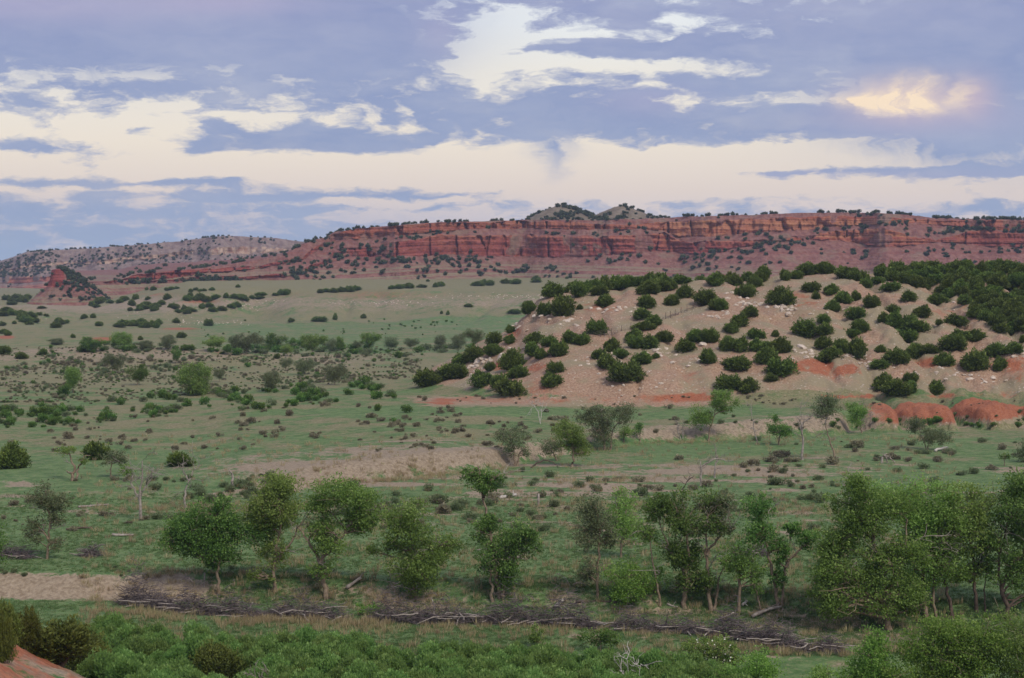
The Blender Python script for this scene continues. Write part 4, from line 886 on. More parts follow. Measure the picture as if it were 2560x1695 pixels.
cw('small round green tree by the grey bank', (1600, 1103), [(1585, 1618, 1056, 1086, 6)], mat=M_LDARK, dens=1.5, tr=.12, ymin=180)
cw('leaning cottonwood with a curved trunk before the stony hill', (1770, 1104), [(1772, 1836, 976, 1020), (1722, 1780, 1012, 1056), (1780, 1825, 1010, 1035, 4)], stems=[[(1770, 1104), (1780, 1060), (1794, 1010)], [(1782, 1050), (1755, 1035)]], mat=M_LCOT, dens=1.5, tr=.2, dead=2, ymin=180)
cw('small dense cottonwood beside thin dead trunks', (1947, 1112), [(1920, 1980, 1046, 1094), (1918, 1950, 1032, 1060, 3)], stems=[[(1947, 1112), (1949, 1080), (1948, 1055)]], mat=M_LDARK, dens=1.8, tr=.16, dead=2, ymin=180)
cw('long-trunked leaning tree with crown against the hill foot', (2090, 1150), [(2042, 2094, 992, 1048)], stems=[[(2090, 1150), (2078, 1110), (2065, 1070), (2066, 1000)]], mat=M_LGREY, dens=1.5, tr=.18, dead=12, ymin=180)
cw('small lollipop-shaped tree before the red badland bank', (2154, 1083), [(2119, 2170, 1004, 1056)], stems=[[(2154, 1083), (2152, 1055), (2145, 1025)]], mat=M_LCOT, dens=1.8, tr=.15, ymin=180)
cw('low spreading tree with grey twigs in the right meadow', (2317, 1124), [(2292, 2365, 1072, 1118), (2270, 2310, 1045, 1085, 5)], stems=[[(2317, 1124), (2325, 1100)], [(2316, 1120), (2295, 1070)]], mat=M_LGREY, dens=1.25, tr=.14, dead=8, ymin=180)
cw('small dark tree near the right edge of the meadow', (2511, 1165), [(2500, 2525, 1130, 1150, 4)], mat=M_LDARK, dens=1.3, tr=.1, dead=2, ymin=180)
cw('bushy tree on the right picture edge, mid meadow', (2556, 1155), [(2535, 2600, 1090, 1150)], mat=M_LGREY, dens=1.2, tr=.12, dead=3, ymin=180)

# dead trees, snags, logs and posts
def dead_tree(label, base, stems, ntw, tr, mat=None, name='dead_tree', cat='dead tree', spread=1.0, ymin=150):
    ub, vb = base; P = at(ub, vb, ymin); mpp = P[1] / F; r = np.random.default_rng(int(ub + vb * 3))
    paths = []; tw = []
    for k, s in enumerate(stems):
        p = np.array([((u - ub) * mpp, r.normal(0, .05), (vb - v) * mpp) for u, v in s]); n = max(6, len(s) * 3); tt = np.linspace(0, 1, n)
        p = np.stack([np.interp(tt, np.linspace(0, 1, len(s)), p[:, i]) for i in range(3)], -1); p[1:] += r.normal(0, tr * .4, (n - 1, 3)); p[0, 2] -= .15
        rr = np.linspace(tr * (1.1 if k == 0 else .7), tr * .28, n); paths.append((p, rr))
        L0 = abs(p[-1, 2] - p[0, 2]) + np.linalg.norm(p[-1] - p[0]) * .3
        for _ in range(ntw):
            i = r.integers(n // 3, n); d = r.normal(size=3) * np.array([1, 1, .6]) + np.array([0, 0, .6]); d /= np.linalg.norm(d); L = L0 * r.uniform(.18, .42) * spread
            b = curve(p[i], p[i] + d * L, r, 5, .12); tw.append((b, np.linspace(max(.03, rr[i] * .4), .014, 5)))
            for _ in range(5):
                j = r.integers(1, 5); d2 = d + r.normal(size=3) * .6; c = curve(b[j], b[j] + d2 * L * r.uniform(.25, .55), r, 4, .12); tw.append((c, np.linspace(.024, .010, 4)))
    root = thing(name, P, label, cat)
    V, Fq = tubes(paths, 6); link('trunk', mesh('trunk', V, Fq, mat or M_DEAD, True), root)
    if tw: V, Fq = tubes(tw, 3); link('twigs', mesh('twigs', V, Fq, mat or M_DEAD), root, kind='stuff')
    return root
dead_tree('bare grey cottonwood skeleton with many fine twigs, left meadow', (352, 1299), [[(352, 1299), (348, 1250), (352, 1200), (356, 1150)], [(349, 1250), (330, 1210), (328, 1180)], [(350, 1245), (375, 1200), (385, 1170)]], 9, .17)
dead_tree('leaning bare tree with arched top beside the round juniper', (464, 1275), [[(464, 1275), (462, 1240), (470, 1205), (486, 1175), (500, 1165)], [(472, 1200), (458, 1180), (455, 1160)]], 7, .13)
dead_tree('short pale broken snag with two prongs, left meadow', (583, 1214), [[(583, 1214), (582, 1195), (572, 1172)], [(592, 1212), (598, 1190)]], 3, .2)
dead_tree('thin bare trunk with crossed twigs before the hill foot', (1894, 1108), [[(1894, 1108), (1884, 1070), (1877, 1012)]], 9, .10, spread=.6, ymin=180)
dead_tree('tall bare trunk ending in a tangle of grey twigs, right meadow', (2006, 1150), [[(2006, 1150), (2007, 1100), (2005, 1055), (1990, 1040)], [(2005, 1060), (2030, 1040)]], 12, .17, spread=.9, ymin=180)
dead_tree('standing dead trunk with horizontal twigs above the dark cottonwood', (1751, 1214), [[(1751, 1214), (1754, 1185), (1750, 1150)], [(1752, 1165), (1790, 1146), (1825, 1155)]], 7, .16, ymin=180)
dead_tree('second dead trunk right of the one with horizontal twigs', (1787, 1195), [[(1787, 1195), (1788, 1165), (1795, 1140)]], 8, .13, ymin=180)
dead_tree('forked white dead sapling at the foot of the stony hill', (1352, 1060), [[(1352, 1062), (1345, 1030), (1330, 1005)], [(1351, 1050), (1358, 1000)]], 5, .08, mat=M_BLEACH, ymin=180)
dead_tree('small dead grey tree with drooping twigs left of the bank', (1700, 1098), [[(1702, 1098), (1692, 1070), (1700, 1062)]], 8, .10, ymin=180)
dead_tree('thin grey post-like dead trunk at the grey bank', (1707, 1095), [[(1707, 1095), (1707, 1042)]], 1, .09, ymin=180)
dead_tree('fallen grey trunk propped on its broken branches, right meadow', (2215, 1158), [[(2205, 1158), (2208, 1140), (2218, 1134)], [(2215, 1136), (2228, 1148), (2240, 1158)], [(2212, 1136), (2222, 1158)]], 3, .18, ymin=180)
dead_tree('tall dead snag rising behind the right-edge grove', (2122, 1285), [[(2122, 1285), (2124, 1220), (2120, 1165)]], 8, .15, spread=.5, ymin=150)
dead_tree('arched fallen branch lying in the meadow under the mid trees', (1325, 1170), [[(1325, 1170), (1345, 1155), (1365, 1151), (1385, 1157), (1397, 1172)]], 1, .13, mat=M_BARK_D, spread=.2, ymin=180)
dead_tree('dark leaning dead branch left of the standing dead trunk', (1704, 1225), [[(1704, 1228), (1716, 1205), (1735, 1190)]], 4, .10, mat=M_BARK_D, ymin=180)
dead_tree('bare white forked stems standing in the foreground thicket', (1575, 1725), [[(1560, 1725), (1555, 1680), (1552, 1660)], [(1575, 1725), (1572, 1690), (1568, 1648)], [(1590, 1725), (1598, 1690), (1602, 1660)]], 4, .05, mat=M_BLEACH, ymin=118)
dead_tree('cluster of grey dead stems at the bottom picture edge', (650, 1735), [[(642, 1735), (640, 1700), (636, 1675)], [(652, 1735), (655, 1690)], [(660, 1735), (668, 1700), (672, 1680)]], 4, .05, ymin=112)
def log(label, u0, v0, u1, v1, rad, mat=None, ymin=130, lift=.9):
    A = at(u0, v0, ymin); B = at(u1, v1, ymin)
    if abs(v1 - v0) > .35 * abs(u1 - u0): B = np.array([(u1 - UC) / F * A[1], A[1], H - (v1 - VH) / F * A[1]])
    r = np.random.default_rng(int(u0 + v0)); n = 7; p = curve(A * 0, B - A, r, n, .03); p[:, 2] += rad * lift
    paths = [(p, rad * np.linspace(1.05, .7, n) * r.uniform(.9, 1.1, n))]
    for _ in range(2): i = r.integers(2, n - 1); paths.append((curve(p[i], p[i] + r.normal(size=3) * np.array([.5, .5, .3]) + np.array([0, 0, .35]), r, 3, .05), [rad * .35, rad * .2, rad * .1]))
    V, Fq = tubes(paths, 7)
    caps = [list(range(0, 7))[::-1], list(range((n - 1) * 7, n * 7))]
    o = link('fallen_log', mesh('fallen_log', V, [Fq, np.array(caps)], mat or M_DEAD, True), None, A, label=label, category='log'); return o
log('white bleached log end tilting up behind the brush pile', 1388, 1521, 1408, 1502, .16, M_BLEACH)
log('pale fallen log with a reddish end in the meadow', 1248, 1248, 1290, 1240, .2, M_BLEACH)
log('pale log lying in the right meadow beside a low tree', 2338, 1130, 2368, 1122, .2, M_BLEACH)
log('silver fallen trunk sloping down the creek bank', 866, 1474, 902, 1448, .16, M_DEAD)
log('long fallen log on the ground under the double-stemmed cottonwood', 1880, 1546, 1955, 1520, .15, M_DEAD)
log('thin fallen pole reaching from the brush pile towards the trees', 1785, 1556, 1835, 1533, .08, M_DEAD)
log('broken white branch stub among the right-hand trunks', 1855, 1516, 1868, 1504, .12, M_BLEACH)
log('fallen grey trunk behind the round bright bush', 1440, 1508, 1545, 1508, .13, M_BARK_D)
log('short log between the right-hand cottonwood trunks', 1668, 1512, 1695, 1520, .09, M_DEAD)
log('curved grey log in the left meadow', 196, 1270, 272, 1264, .14, M_DEAD)
log('dark log lying in the open grass of the left meadow', 280, 1340, 334, 1340, .14, M_DEAD)
log('twisted driftwood branch right of the sparse left cottonwood', 165, 1326, 232, 1322, .11, M_BARK_D)
def post(label, u, v0, v1, rad):
    P = at(u, v0, 130); mpp = P[1] / F; h = (v0 - v1) * mpp
    V, Fq = tubes([(np.array([[0, 0, -.2], [.01, 0, h * .5], [.03, .0, h], [.03, 0, h + .01]]), [rad, rad, rad * .92, .01])], 7)
    link('fence_post', mesh('fence_post', V, Fq, M_DEAD), None, P, label=label, category='post')
post('grey wooden post standing on the creek bank by the dark cottonwood', 511, 1466, 1432, .075)
post('weathered grey stump post leaning in the middle meadow', 1346, 1265, 1234, .12)

# ------------------------------------------------------------------ junipers
# foreground, lower left
for a in [(0, 1615, 90, 130, 'olive juniper at the left edge above the red soil'), (145, 1618, 175, 135, 'broad olive juniper between two others above the red soil'), (62, 1612, 80, 112, 'olive juniper filling the gap behind the broad one'), (205, 1675, 112, 115, 'front olive juniper standing on the red soil slope'), (2, 1690, 60, 140, 'dark juniper cut by the lower left picture corner')]:
    juniper_px(*a, None, ymin=98, ymax=140, pool=JUNFG)
juniper_px(542, 1700, 135, 110, 'dark olive juniper rising out of the willow thicket', None, ymin=112, ymax=150, pool=JUNFG)
juniper_px(745, 1720, 130, 48, 'low olive juniper at the bottom edge of the picture', None, ymin=105, ymax=150, pool=JUNFG)
juniper_px(26, 1172, 82, 72, 'dark juniper with a visible trunk at the left edge of the meadow', None, ymin=180)
juniper_px(240, 1150, 66, 58, 'dark juniper with dead branches, left meadow', None, ymin=180)
juniper_px(452, 1168, 62, 48, 'compact round juniper alone in the left meadow', None, ymin=180)
S6 = 2.96
J6 = [(195,965,180,140),(390,912,190,130),(300,930,120,90),(545,785,150,135),(445,800,130,90),(700,670,110,120),(700,738,150,95),(815,650,90,80),(815,572,80,70),(600,972,190,140),(670,850,80,75),(830,842,150,160),(740,982,120,120),(860,905,140,115),(812,1037,200,150),(1145,867,110,98),(1115,968,160,122),(1000,652,140,92),(985,742,110,120),(1110,672,120,92),(1175,742,130,132),(1040,762,100,82),(1265,642,120,112),(1335,657,130,102),(1450,582,142,127),(960,432,110,112),(1080,442,110,112),(1200,445,160,172),(1330,397,45,45),(1120,302,160,130),(1225,272,60,50),(1330,302,120,125),(1290,225,110,80),(1400,220,110,85),(1480,292,120,82),(1520,378,130,112),(1480,205,100,75),(1600,237,120,115),(1680,235,110,105),(1840,282,142,122),(1760,212,110,82),(1850,192,130,110),(1930,192,130,105),(1835,388,132,112),(1800,468,130,102),(1880,512,130,82),(1810,547,150,65),(2080,202,150,82),(2110,312,122,112),(2010,367,102,92),(2270,362,160,132),(2350,402,92,102),(1725,642,130,122),(1750,682,110,102),(1850,692,120,122),(1945,637,130,102),(1560,717,140,132),(1480,762,110,82),(1650,762,112,92),(1660,932,220,172),(1530,832,140,112),(1790,802,150,112),(2180,637,120,108),(2290,637,130,112),(2110,712,150,112),(2280,797,130,117),(1895,757,60,42),(1955,212,90,70)]
J7 = [(80,222,150,112),(235,222,90,112),(310,307,142,122),(380,232,100,102),(445,172,110,122),(600,182,80,102),(680,172,100,72),(800,132,130,112),(910,132,130,100),(570,362,165,142),(120,402,120,102),(340,452,110,102),(270,522,120,112),(205,572,120,97),(55,642,120,112),(390,612,110,92),(530,597,50,52),(170,702,120,122),(280,712,120,132),(380,702,110,112),(570,717,140,122),(460,712,110,90),(470,802,140,132),(590,892,190,152),(260,852,200,132),(180,992,170,132),(320,1012,180,132),(500,932,100,72),(755,602,180,152),(895,502,100,82),(900,587,120,102),(1130,467,120,102),(1165,567,120,112),(800,267,130,92),(830,322,60,72),(940,287,110,97),(1035,352,115,112),(1135,332,80,92),(955,407,100,87),(1240,382,110,107),(1030,152,110,90),(1110,150,90,80),(1200,237,90,82),(1290,207,90,62),(1390,257,130,82),(1520,337,120,92),(1740,362,130,102),(1405,422,110,72),(1420,542,130,162),(1520,530,120,120),(1630,457,140,107),(1570,562,210,102),(1335,492,80,82),(890,682,110,92),(1100,602,120,82),(1020,722,110,122),(1140,757,150,182),(930,787,170,142),(1500,642,160,112),(1430,802,180,132),(1560,762,110,132),(1310,712,70,57),(1300,837,130,82),(1320,992,150,152),(1430,1032,200,132),(1540,942,100,92),(1530,1022,80,112),(1725,1027,125,112),(1870,522,170,102),(1900,632,150,102),(2010,632,150,92),(1690,727,130,92),(1850,702,180,132),(1780,812,120,102),(2020,852,190,172),(2150,752,150,132),(2190,847,100,122),(2290,722,120,102),(1740,512,50,52),(2360,642,40,62)]
HG = 'junipers on the stony hill'
hill_j = [(1000 + a / S6, 640 + b / S6, c / S6, d / S6) for a, b, c, d in J6] + [(1760 + a / S6, 640 + b / S6, c / S6, d / S6) for a, b, c, d in J7]
# the wooded right shoulder of the hill and the skyline
rr = random.Random(3)
poly = [(2190, 675), (2300, 662), (2600, 655), (2620, 830), (2500, 838), (2440, 800), (2390, 755), (2330, 730), (2230, 705)]
def inside(u, v):
    c = False; j = len(poly) - 1
    for i in range(len(poly)):
        (a, b), (p, q) = poly[i], poly[j]
        if (b > v) != (q > v) and u < (p - a) * (v - b) / (q - b) + a: c = not c
        j = i
    return c
wood = []
tries = 0
while len(wood) < 92 and tries < 6000:
    tries += 1; u, v = rr.uniform(2180, 2620), rr.uniform(660, 840)
    if inside(u, v) and all(((u - a) / 29) ** 2 + ((v - b) / 13) ** 2 > 1 for a, b, _, _ in wood): wood.append((u, v, rr.uniform(34, 56), rr.uniform(28, 42)))
sky_j = [(u, 690 - 4 * math.sin(u / 90), rr.uniform(26, 58), rr.uniform(20, 40)) for u in np.arange(1440, 2600, 24) if rr.random() < .62]
ALLJ = []       # every juniper: (pixels shown, placing function)
tn = tiers(hill_j, lambda t: t[1], [0, 712, 745, 785, 830, 880, 940, 2000], ['crest', 'uppermost', 'upper', 'middle', 'lower middle', 'lower', 'lowest'], lambda t: t[0])
for i, (u, v, w_, h_) in enumerate(hill_j):
    o_, t_, last = tn[i]; size = 'large' if w_ > 52 else ('small' if w_ < 34 else 'rounded')
    lab = '%s juniper, %s from the left in the %s tier on the stony hill' % (size, o_, t_)
    ALLJ.append((w_ * h_ * 1.5, u, v, w_ * 1.14, h_ * 1.08, lab, HG, 335, 470, True))
tn = tiers(wood, lambda t: t[1], [0, 690, 715, 740, 770, 800, 2000], ['topmost', 'second', 'third', 'fourth', 'fifth', 'lowest'], lambda t: t[0])
for i, (u, v, w_, h_) in enumerate(wood):
    o_, t_, last = tn[i]; ALLJ.append((w_ * h_, u, v, w_, h_, 'juniper in the hill shoulder wood, %s from the left in its %s row' % (o_, t_), 'juniper wood on the hill shoulder', 335, 480, True))
for i, (u, v, w_, h_) in enumerate(sky_j): ALLJ.append((w_ * h_, u, None, w_, h_, 'juniper on the skyline along the hill crest, %s from the left' % ordinal(i), 'junipers along the hill crest', 335, 480, True))

# ------------------------------------------------------------------ valley junipers and far cottonwoods
vj = [] # u, v, w, h
def row(pts, n, jv, w, h):
    p = np.array(pts, float); s = np.concatenate([[0], np.cumsum(np.hypot(*np.diff(p, axis=0).T))])
    for t in np.sort(rng.random(n)) * s[-1]:
        vj.append((np.interp(t, s, p[:, 0]) + rng.normal(0, 3), np.interp(t, s, p[:, 1]) + rng.normal(0, jv), w * rng.uniform(.6, 1.3), h * rng.uniform(.7, 1.25)))
row([(690, 738), (860, 728), (1000, 722), (1110, 716), (1240, 712), (1345, 704)], 34, 1.5, 24, 14)
row([(225, 762), (330, 752), (420, 748), (560, 748), (690, 736)], 34, 4, 24, 15)
row([(310, 775), (400, 772), (480, 778), (560, 775), (620, 762)], 26, 5, 24, 15)
row([(0, 756), (80, 752), (100, 748)], 12, 4, 26, 16); row([(0, 790), (40, 792), (80, 806)], 11, 6, 28, 17)
row([(240, 818), (300, 815), (380, 814), (400, 825)], 12, 3, 28, 18); row([(0, 835), (25, 838)], 3, 2, 30, 16)
row([(330, 720), (420, 728), (520, 726)], 12, 3, 18, 11); row([(185, 755), (130, 760), (100, 775)], 5, 5, 18, 12)
for a in [(727, 806, 20, 14), (798, 804, 40, 16), (838, 800, 14, 20), (907, 796, 16, 15), (1171, 768, 24, 12), (1286, 784, 38, 15), (1104, 785, 8, 10), (1120, 787, 10, 12), (520, 815, 26, 22), (440, 808, 20, 16), (395, 812, 22, 18), (150, 812, 28, 16), (137, 820, 26, 18), (145, 805, 18, 14), (165, 808, 16, 12), (98, 789, 16, 11), (115, 791, 14, 9), (210, 797, 18, 14), (232, 795, 14, 13), (35, 810, 12, 10), (182, 845, 12, 14), (54, 898, 30, 24), (105, 888, 22, 22), (8, 886, 40, 26), (467, 876, 34, 18), (350, 850, 16, 12), (692, 897, 16, 18), (452, 845, 26, 18), (595, 695 + 24, 12, 10), (1036, 697, 8, 6), (1070, 704, 10, 8), (800, 700, 7, 5), (592, 719, 8, 8), (530, 726, 18, 9), (1418, 697, 12, 8), (1442, 694, 14, 10), (85, 806, 24, 14), (70, 812, 22, 12), (5, 815, 20, 14)]: vj.append(a)
vj = [a for a in vj]
LM = [(45, 'the left picture edge'), (260, 'the mound with the red scar'), (450, 'the tongue of red cliff'), (620, 'the pale rock slope'), (800, 'the open brown slope'), (930, 'the first white rock outcrop'), (1080, 'the gap in the terrace'), (1260, 'the second white rock outcrop'), (1400, 'the hill crest trees')]
def vzone(u, v): return ('along the terrace edge' if v < 745 and u > 560 else ('on the far left slopes' if v < 830 else 'on the pale valley floor')) + ' near ' + min(LM, key=lambda l: abs(l[0] - u))[1]
byz = {}
for (u, v, w_, h_) in sorted(vj): byz.setdefault(vzone(u, v), []).append((u, v, w_, h_))
for z_, lst in byz.items():
    for i, (u, v, w_, h_) in enumerate(lst): ALLJ.append((w_ * h_, u, v, w_, h_, '%s dark juniper %s' % (ordinal(i), z_), 'junipers across the far valley', 470, 1500, False))
rv = random.Random(11); ALLJ.sort(key=lambda a: -a[0]); jst = []
for i, (_, u, v, w_, h_, lab, grp, y0, y1, parts) in enumerate(ALLJ):
    if v is None:
        y = 424 + rv.uniform(0, 26); P = np.array([(u - UC) / F * y, y, 0]); P[2] = float(gz(P[:1], P[1:2])[0]) - .1
        if P[2] < 12: continue
        wm, hm = w_ * .088, h_ * .088 + .3
    else:
        P = at(u, v, y0, y1); mpp = P[1] / F; wm, hm = w_ * mpp, h_ * mpp; P = P - np.array([0, -.2 * wm, .04 * hm])
    if i < 288: place_juniper(P, wm, hm, lab, grp, r=rv, parts=parts)
    else: jst.append((P, wm / .92, hm, rv.randrange(len(JUN))))
n = len(jst); scatter('juniper_scatter', [j[0] for j in jst], np.stack([np.zeros(n), np.zeros(n), rng.uniform(0, 6.28, n)], -1), [(j[1], j[1], j[2]) for j in jst], [j[3] for j in jst], [c for t, c in JUN], label='small dark junipers scattered over the far valley slopes', category='junipers')
# small cottonwoods: shared shapes
def cot_variant(seed, mat, wid=.5, dens=1.4, dead=2, bushy=False):
    r = np.random.default_rng(seed); boxes = [(-wid * 100, wid * 100, -100, -28 if not bushy else -5), (-wid * 70, wid * 70, -70, -18 if not bushy else -2, 5)]
    cl = box_clumps(boxes, 0, 0, .07, r); tm, cm, dm = cottonwood_parts([[(0, 0, 0), (.1, 0, 2.2), (-.1, .1, 5.2)], [(.05, 0, 1.6), (.8, .3, 4.2)]], cl, .26, dens, r, mat, .16, None, 0); return tm, cm
CV = {'m': [cot_variant(1, M_LCOT), cot_variant(2, M_LCOT, .6)], 'g': [cot_variant(3, M_LGREY, .5, 1.0), cot_variant(4, M_LGREY, .62, 1.0)], 'l': [cot_variant(5, M_LLITE, .6)], 'd': [cot_variant(6, M_LDARK, .6)], 'b': [cot_variant(7, M_LGREY, .6, 1.3, 0, True), cot_variant(8, M_LCOT, .7, 1.4, 0, True)]}
FT = [(489, 998, 100, 80, 'b', 'largest bushy grey-green tree on the sage flat'), (183, 1018, 50, 70, 'm', 'narrow tree on the sage flat, far left'), (343, 963, 46, 52, 'd', 'dark small-crowned tree on the sage flat'), (287, 931, 50, 50, 'g', 'thin grey tree below the red mound'), (440, 909, 28, 42, 'd', 'slim dark tree at the end of the red mound'), (763, 936, 48, 42, 'g', 'small trunked tree on the sage flat, left of the hill'), (714, 925, 34, 32, 'g', 'small tree left of the trunked one on the sage flat'), (677, 978, 60, 52, 'g', 'airy pale tree in front of the dark shrub line'), (837, 962, 54, 54, 'g', 'rounded tree on the sage flat nearest the hill nose'), (548, 955, 26, 36, 'g', 'tiny thin tree right of the bushy one'),
      (232, 880, 54, 38, 'd', 'dark bushy tree on the red mound'), (305, 870, 60, 40, 'b', 'wide bushy tree behind the red mound'), (360, 874, 56, 22, 'b', 'low bush row tail behind the red mound'), (419, 874, 48, 38, 'g', 'grey-green tree at the mound end'), (534, 877, 64, 40, 'l', 'light green round tree in the far tree line'), (567, 886, 30, 26, 'd', 'dark low tree in the far tree line'), (617, 884, 58, 54, 'g', 'tall grey-green tree in the far tree line'), (585, 880, 26, 44, 'g', 'narrow tree left of the tall one in the far tree line'), (690, 880, 46, 48, 'd', 'dark tree in the middle of the far tree line'), (718, 890, 34, 32, 'l', 'small yellow-green tree before the dark one'), (735, 868, 28, 24, 'd', 'dark crown right of the middle of the far tree line'), (781, 886, 52, 54, 'm', 'full green tree in the far tree line'), (828, 880, 30, 36, 'g', 'small grey tree right of the full green one'), (850, 878, 28, 38, 'm', 'slender green tree, right part of the far tree line'), (925, 876, 42, 48, 'm', 'tall green tree, right part of the far tree line'), (978, 876, 54, 36, 'g', 'broad grey-green tree, right part of the far tree line'), (1028, 872, 38, 28, 'g', 'low grey tree near the hill, far tree line'), (1100, 876, 40, 40, 'g', 'airy tree near the hill, far tree line'), (1145, 880, 44, 46, 'g', 'airy tall tree beside the hill nose'), (1185, 876, 40, 46, 'g', 'palest tree, last before the hill nose'), (895, 876, 24, 26, 'g', 'bare twiggy tree in the far tree line'), (140, 862, 48, 16, 'b', 'low pale bush left of the mound trees')]
for u, v, w_, h_, k, lab in FT:
    P = at(u, v, 430, 1000); mpp = P[1] / F; pool = CV[k]; tm, cm = pool[int(u) % len(pool)]
    root = thing('cottonwood_tree', P, lab, 'cottonwood tree', 'small trees across the sage flat', rv.uniform(0, 6.28))
    for nm, me in (('trunk', tm), ('crown', cm)):
        o = link(nm, me, root); kx = 1.0 if k != 'b' else .85; o.scale = (w_ * mpp / 8.0 * kx, w_ * mpp / 8.0 * kx, h_ * mpp / 7.2)

# ------------------------------------------------------------------ low shrubs of the meadows
SAGE = [bush_mesh('sagebrush', 300 + i, M_SAGE, 420, .10, .8) for i in range(4)]
GBUSH = [bush_mesh('green_shrub', 310 + i, M_LGREY, 460, .10, .9) for i in range(3)]
DBUSH = [bush_mesh('dark_shrub', 320 + i, M_LDARK, 480, .10, .9) for i in range(3)]
sh = []   # u, v, w px, h px, pool
def shrubs(n, u0, u1, v0, v1, w0, w1, pool, prob=None, hz=.55):
    for _ in range(n):
        for _t in range(24):
            u, v = rng.uniform(u0, u1), rng.uniform(v0, v1)
            if (prob is None or rng.random() < prob(u, v)) and rng.random() < float(np.clip(.25 + 1.6 * fbm(np.array(u / 70.), np.array(v / 22.), 520, 2), .04, 1)): break
        w_ = rng.uniform(w0 * .55, w1) * (1 + .5 * rng.random() ** 3); sh.append((u, v, w_, w_ * hz * rng.uniform(.75, 1.2), pool))
left = lambda u, v: v > 1055 - u * .085
shrubs(120, 0, 1250, 990, 1130, 12, 24, SAGE, lambda u, v: left(u, v) and v < 1200 - .05 * u, .62)
shrubs(60, 600, 1700, 1015, 1085, 12, 26, SAGE, lambda u, v: v > 1020, .6)
shrubs(46, 880, 1330, 1060, 1125, 10, 20, SAGE)
shrubs(60, 600, 1250, 1210, 1320, 20, 40, GBUSH, None, .6); shrubs(40, 600, 1250, 1230, 1330, 18, 38, SAGE)
shrubs(55, 1250, 2050, 1180, 1330, 18, 38, GBUSH, None, .6); shrubs(45, 1250, 2100, 1180, 1330, 16, 34, SAGE)
shrubs(40, 1600, 2560, 1110, 1180, 18, 36, SAGE); shrubs(36, 1800, 2560, 1100, 1220, 16, 34, GBUSH)
shrubs(60, 380, 700, 1190, 1300, 18, 36, GBUSH, None, .6); shrubs(22, 0, 400, 1200, 1330, 16, 34, SAGE); shrubs(16, 0, 600, 1420, 1445, 14, 26, GBUSH)
shrubs(26, 1650, 2560, 1030, 1075, 10, 22, GBUSH); shrubs(20, 2050, 2560, 1050, 1068, 14, 28, DBUSH)
# green shrub line behind the meadow terrace
def band(u, v): return abs(v - (1052 - .082 * u)) < 26
shrubs(170, 0, 1030, 965, 1085, 16, 34, DBUSH, band, .62); shrubs(70, 0, 1030, 965, 1085, 16, 30, GBUSH, band, .6)
flat = lambda u, v: v < 1030 - .082 * u
shrubs(330, 0, 1060, 895, 1040, 8, 17, SAGE, flat, .6); shrubs(200, 0, 1060, 890, 1040, 8, 17, GBUSH, flat, .6); shrubs(60, 0, 1100, 870, 960, 9, 18, DBUSH, flat, .6)
shrubs(60, 500, 1240, 800, 850, 5, 9, DBUSH, None, .6)
shrubs(50, 1050, 2560, 990, 1015, 7, 13, SAGE)
sh.sort(key=lambda a: -a[2] * a[3])
stuff = []
rs = random.Random(23)
MARK = [(546, 1440, 'the dark round creek cottonwood'), (687, 1440, 'the yellow-green creek cottonwood'), (816, 1440, 'the leaning-trunk cottonwood'), (1040, 1440, 'the broad creek cottonwood'), (1230, 1380, 'the three-stemmed cottonwood'), (1493, 1400, 'the slender tall cottonwood'), (1552, 1394, 'the pale meadow cottonwood'), (1713, 1330, 'the largest dark cottonwood'), (1910, 1330, 'the double-stemmed cottonwood'), (117, 1390, 'the sparse left cottonwood'), (182, 1202, 'the broken v-trunked tree'), (352, 1295, 'the bare grey tree skeleton'), (464, 1270, 'the leaning bare tree'), (583, 1214, 'the two-pronged snag'), (452, 1168, 'the round meadow juniper'), (26, 1172, 'the left-edge juniper'), (240, 1150, 'the juniper with dead branches'), (1290, 1165, 'the grey-green mid-meadow cottonwood'), (1431, 1167, 'the full dark mid-meadow cottonwood'), (1511, 1125, 'the silvery mid-meadow cottonwood'), (1770, 1104, 'the curved-trunk cottonwood'), (1947, 1112, 'the small dense cottonwood'), (2006, 1150, 'the tall bare trunk'), (2154, 1083, 'the lollipop-shaped tree'), (2317, 1124, 'the low spreading right tree'), (2215, 1158, 'the propped fallen trunk'), (1270, 1245, 'the pale meadow log'), (1346, 1262, 'the grey stump post'), (1751, 1214, 'the standing dead trunk'), (2511, 1165, 'the small dark right tree'), (489, 998, 'the largest sage-flat tree'), (183, 1018, 'the narrow sage-flat tree'), (343, 963, 'the dark small-crowned tree'), (677, 978, 'the airy pale tree'), (837, 962, 'the tree nearest the hill nose'), (763, 936, 'the small trunked tree'), (2330, 1030, 'the red badland bank'), (900, 1150, 'the bare earth bank'), (1050, 980, 'the hill toe')]
seen = {}
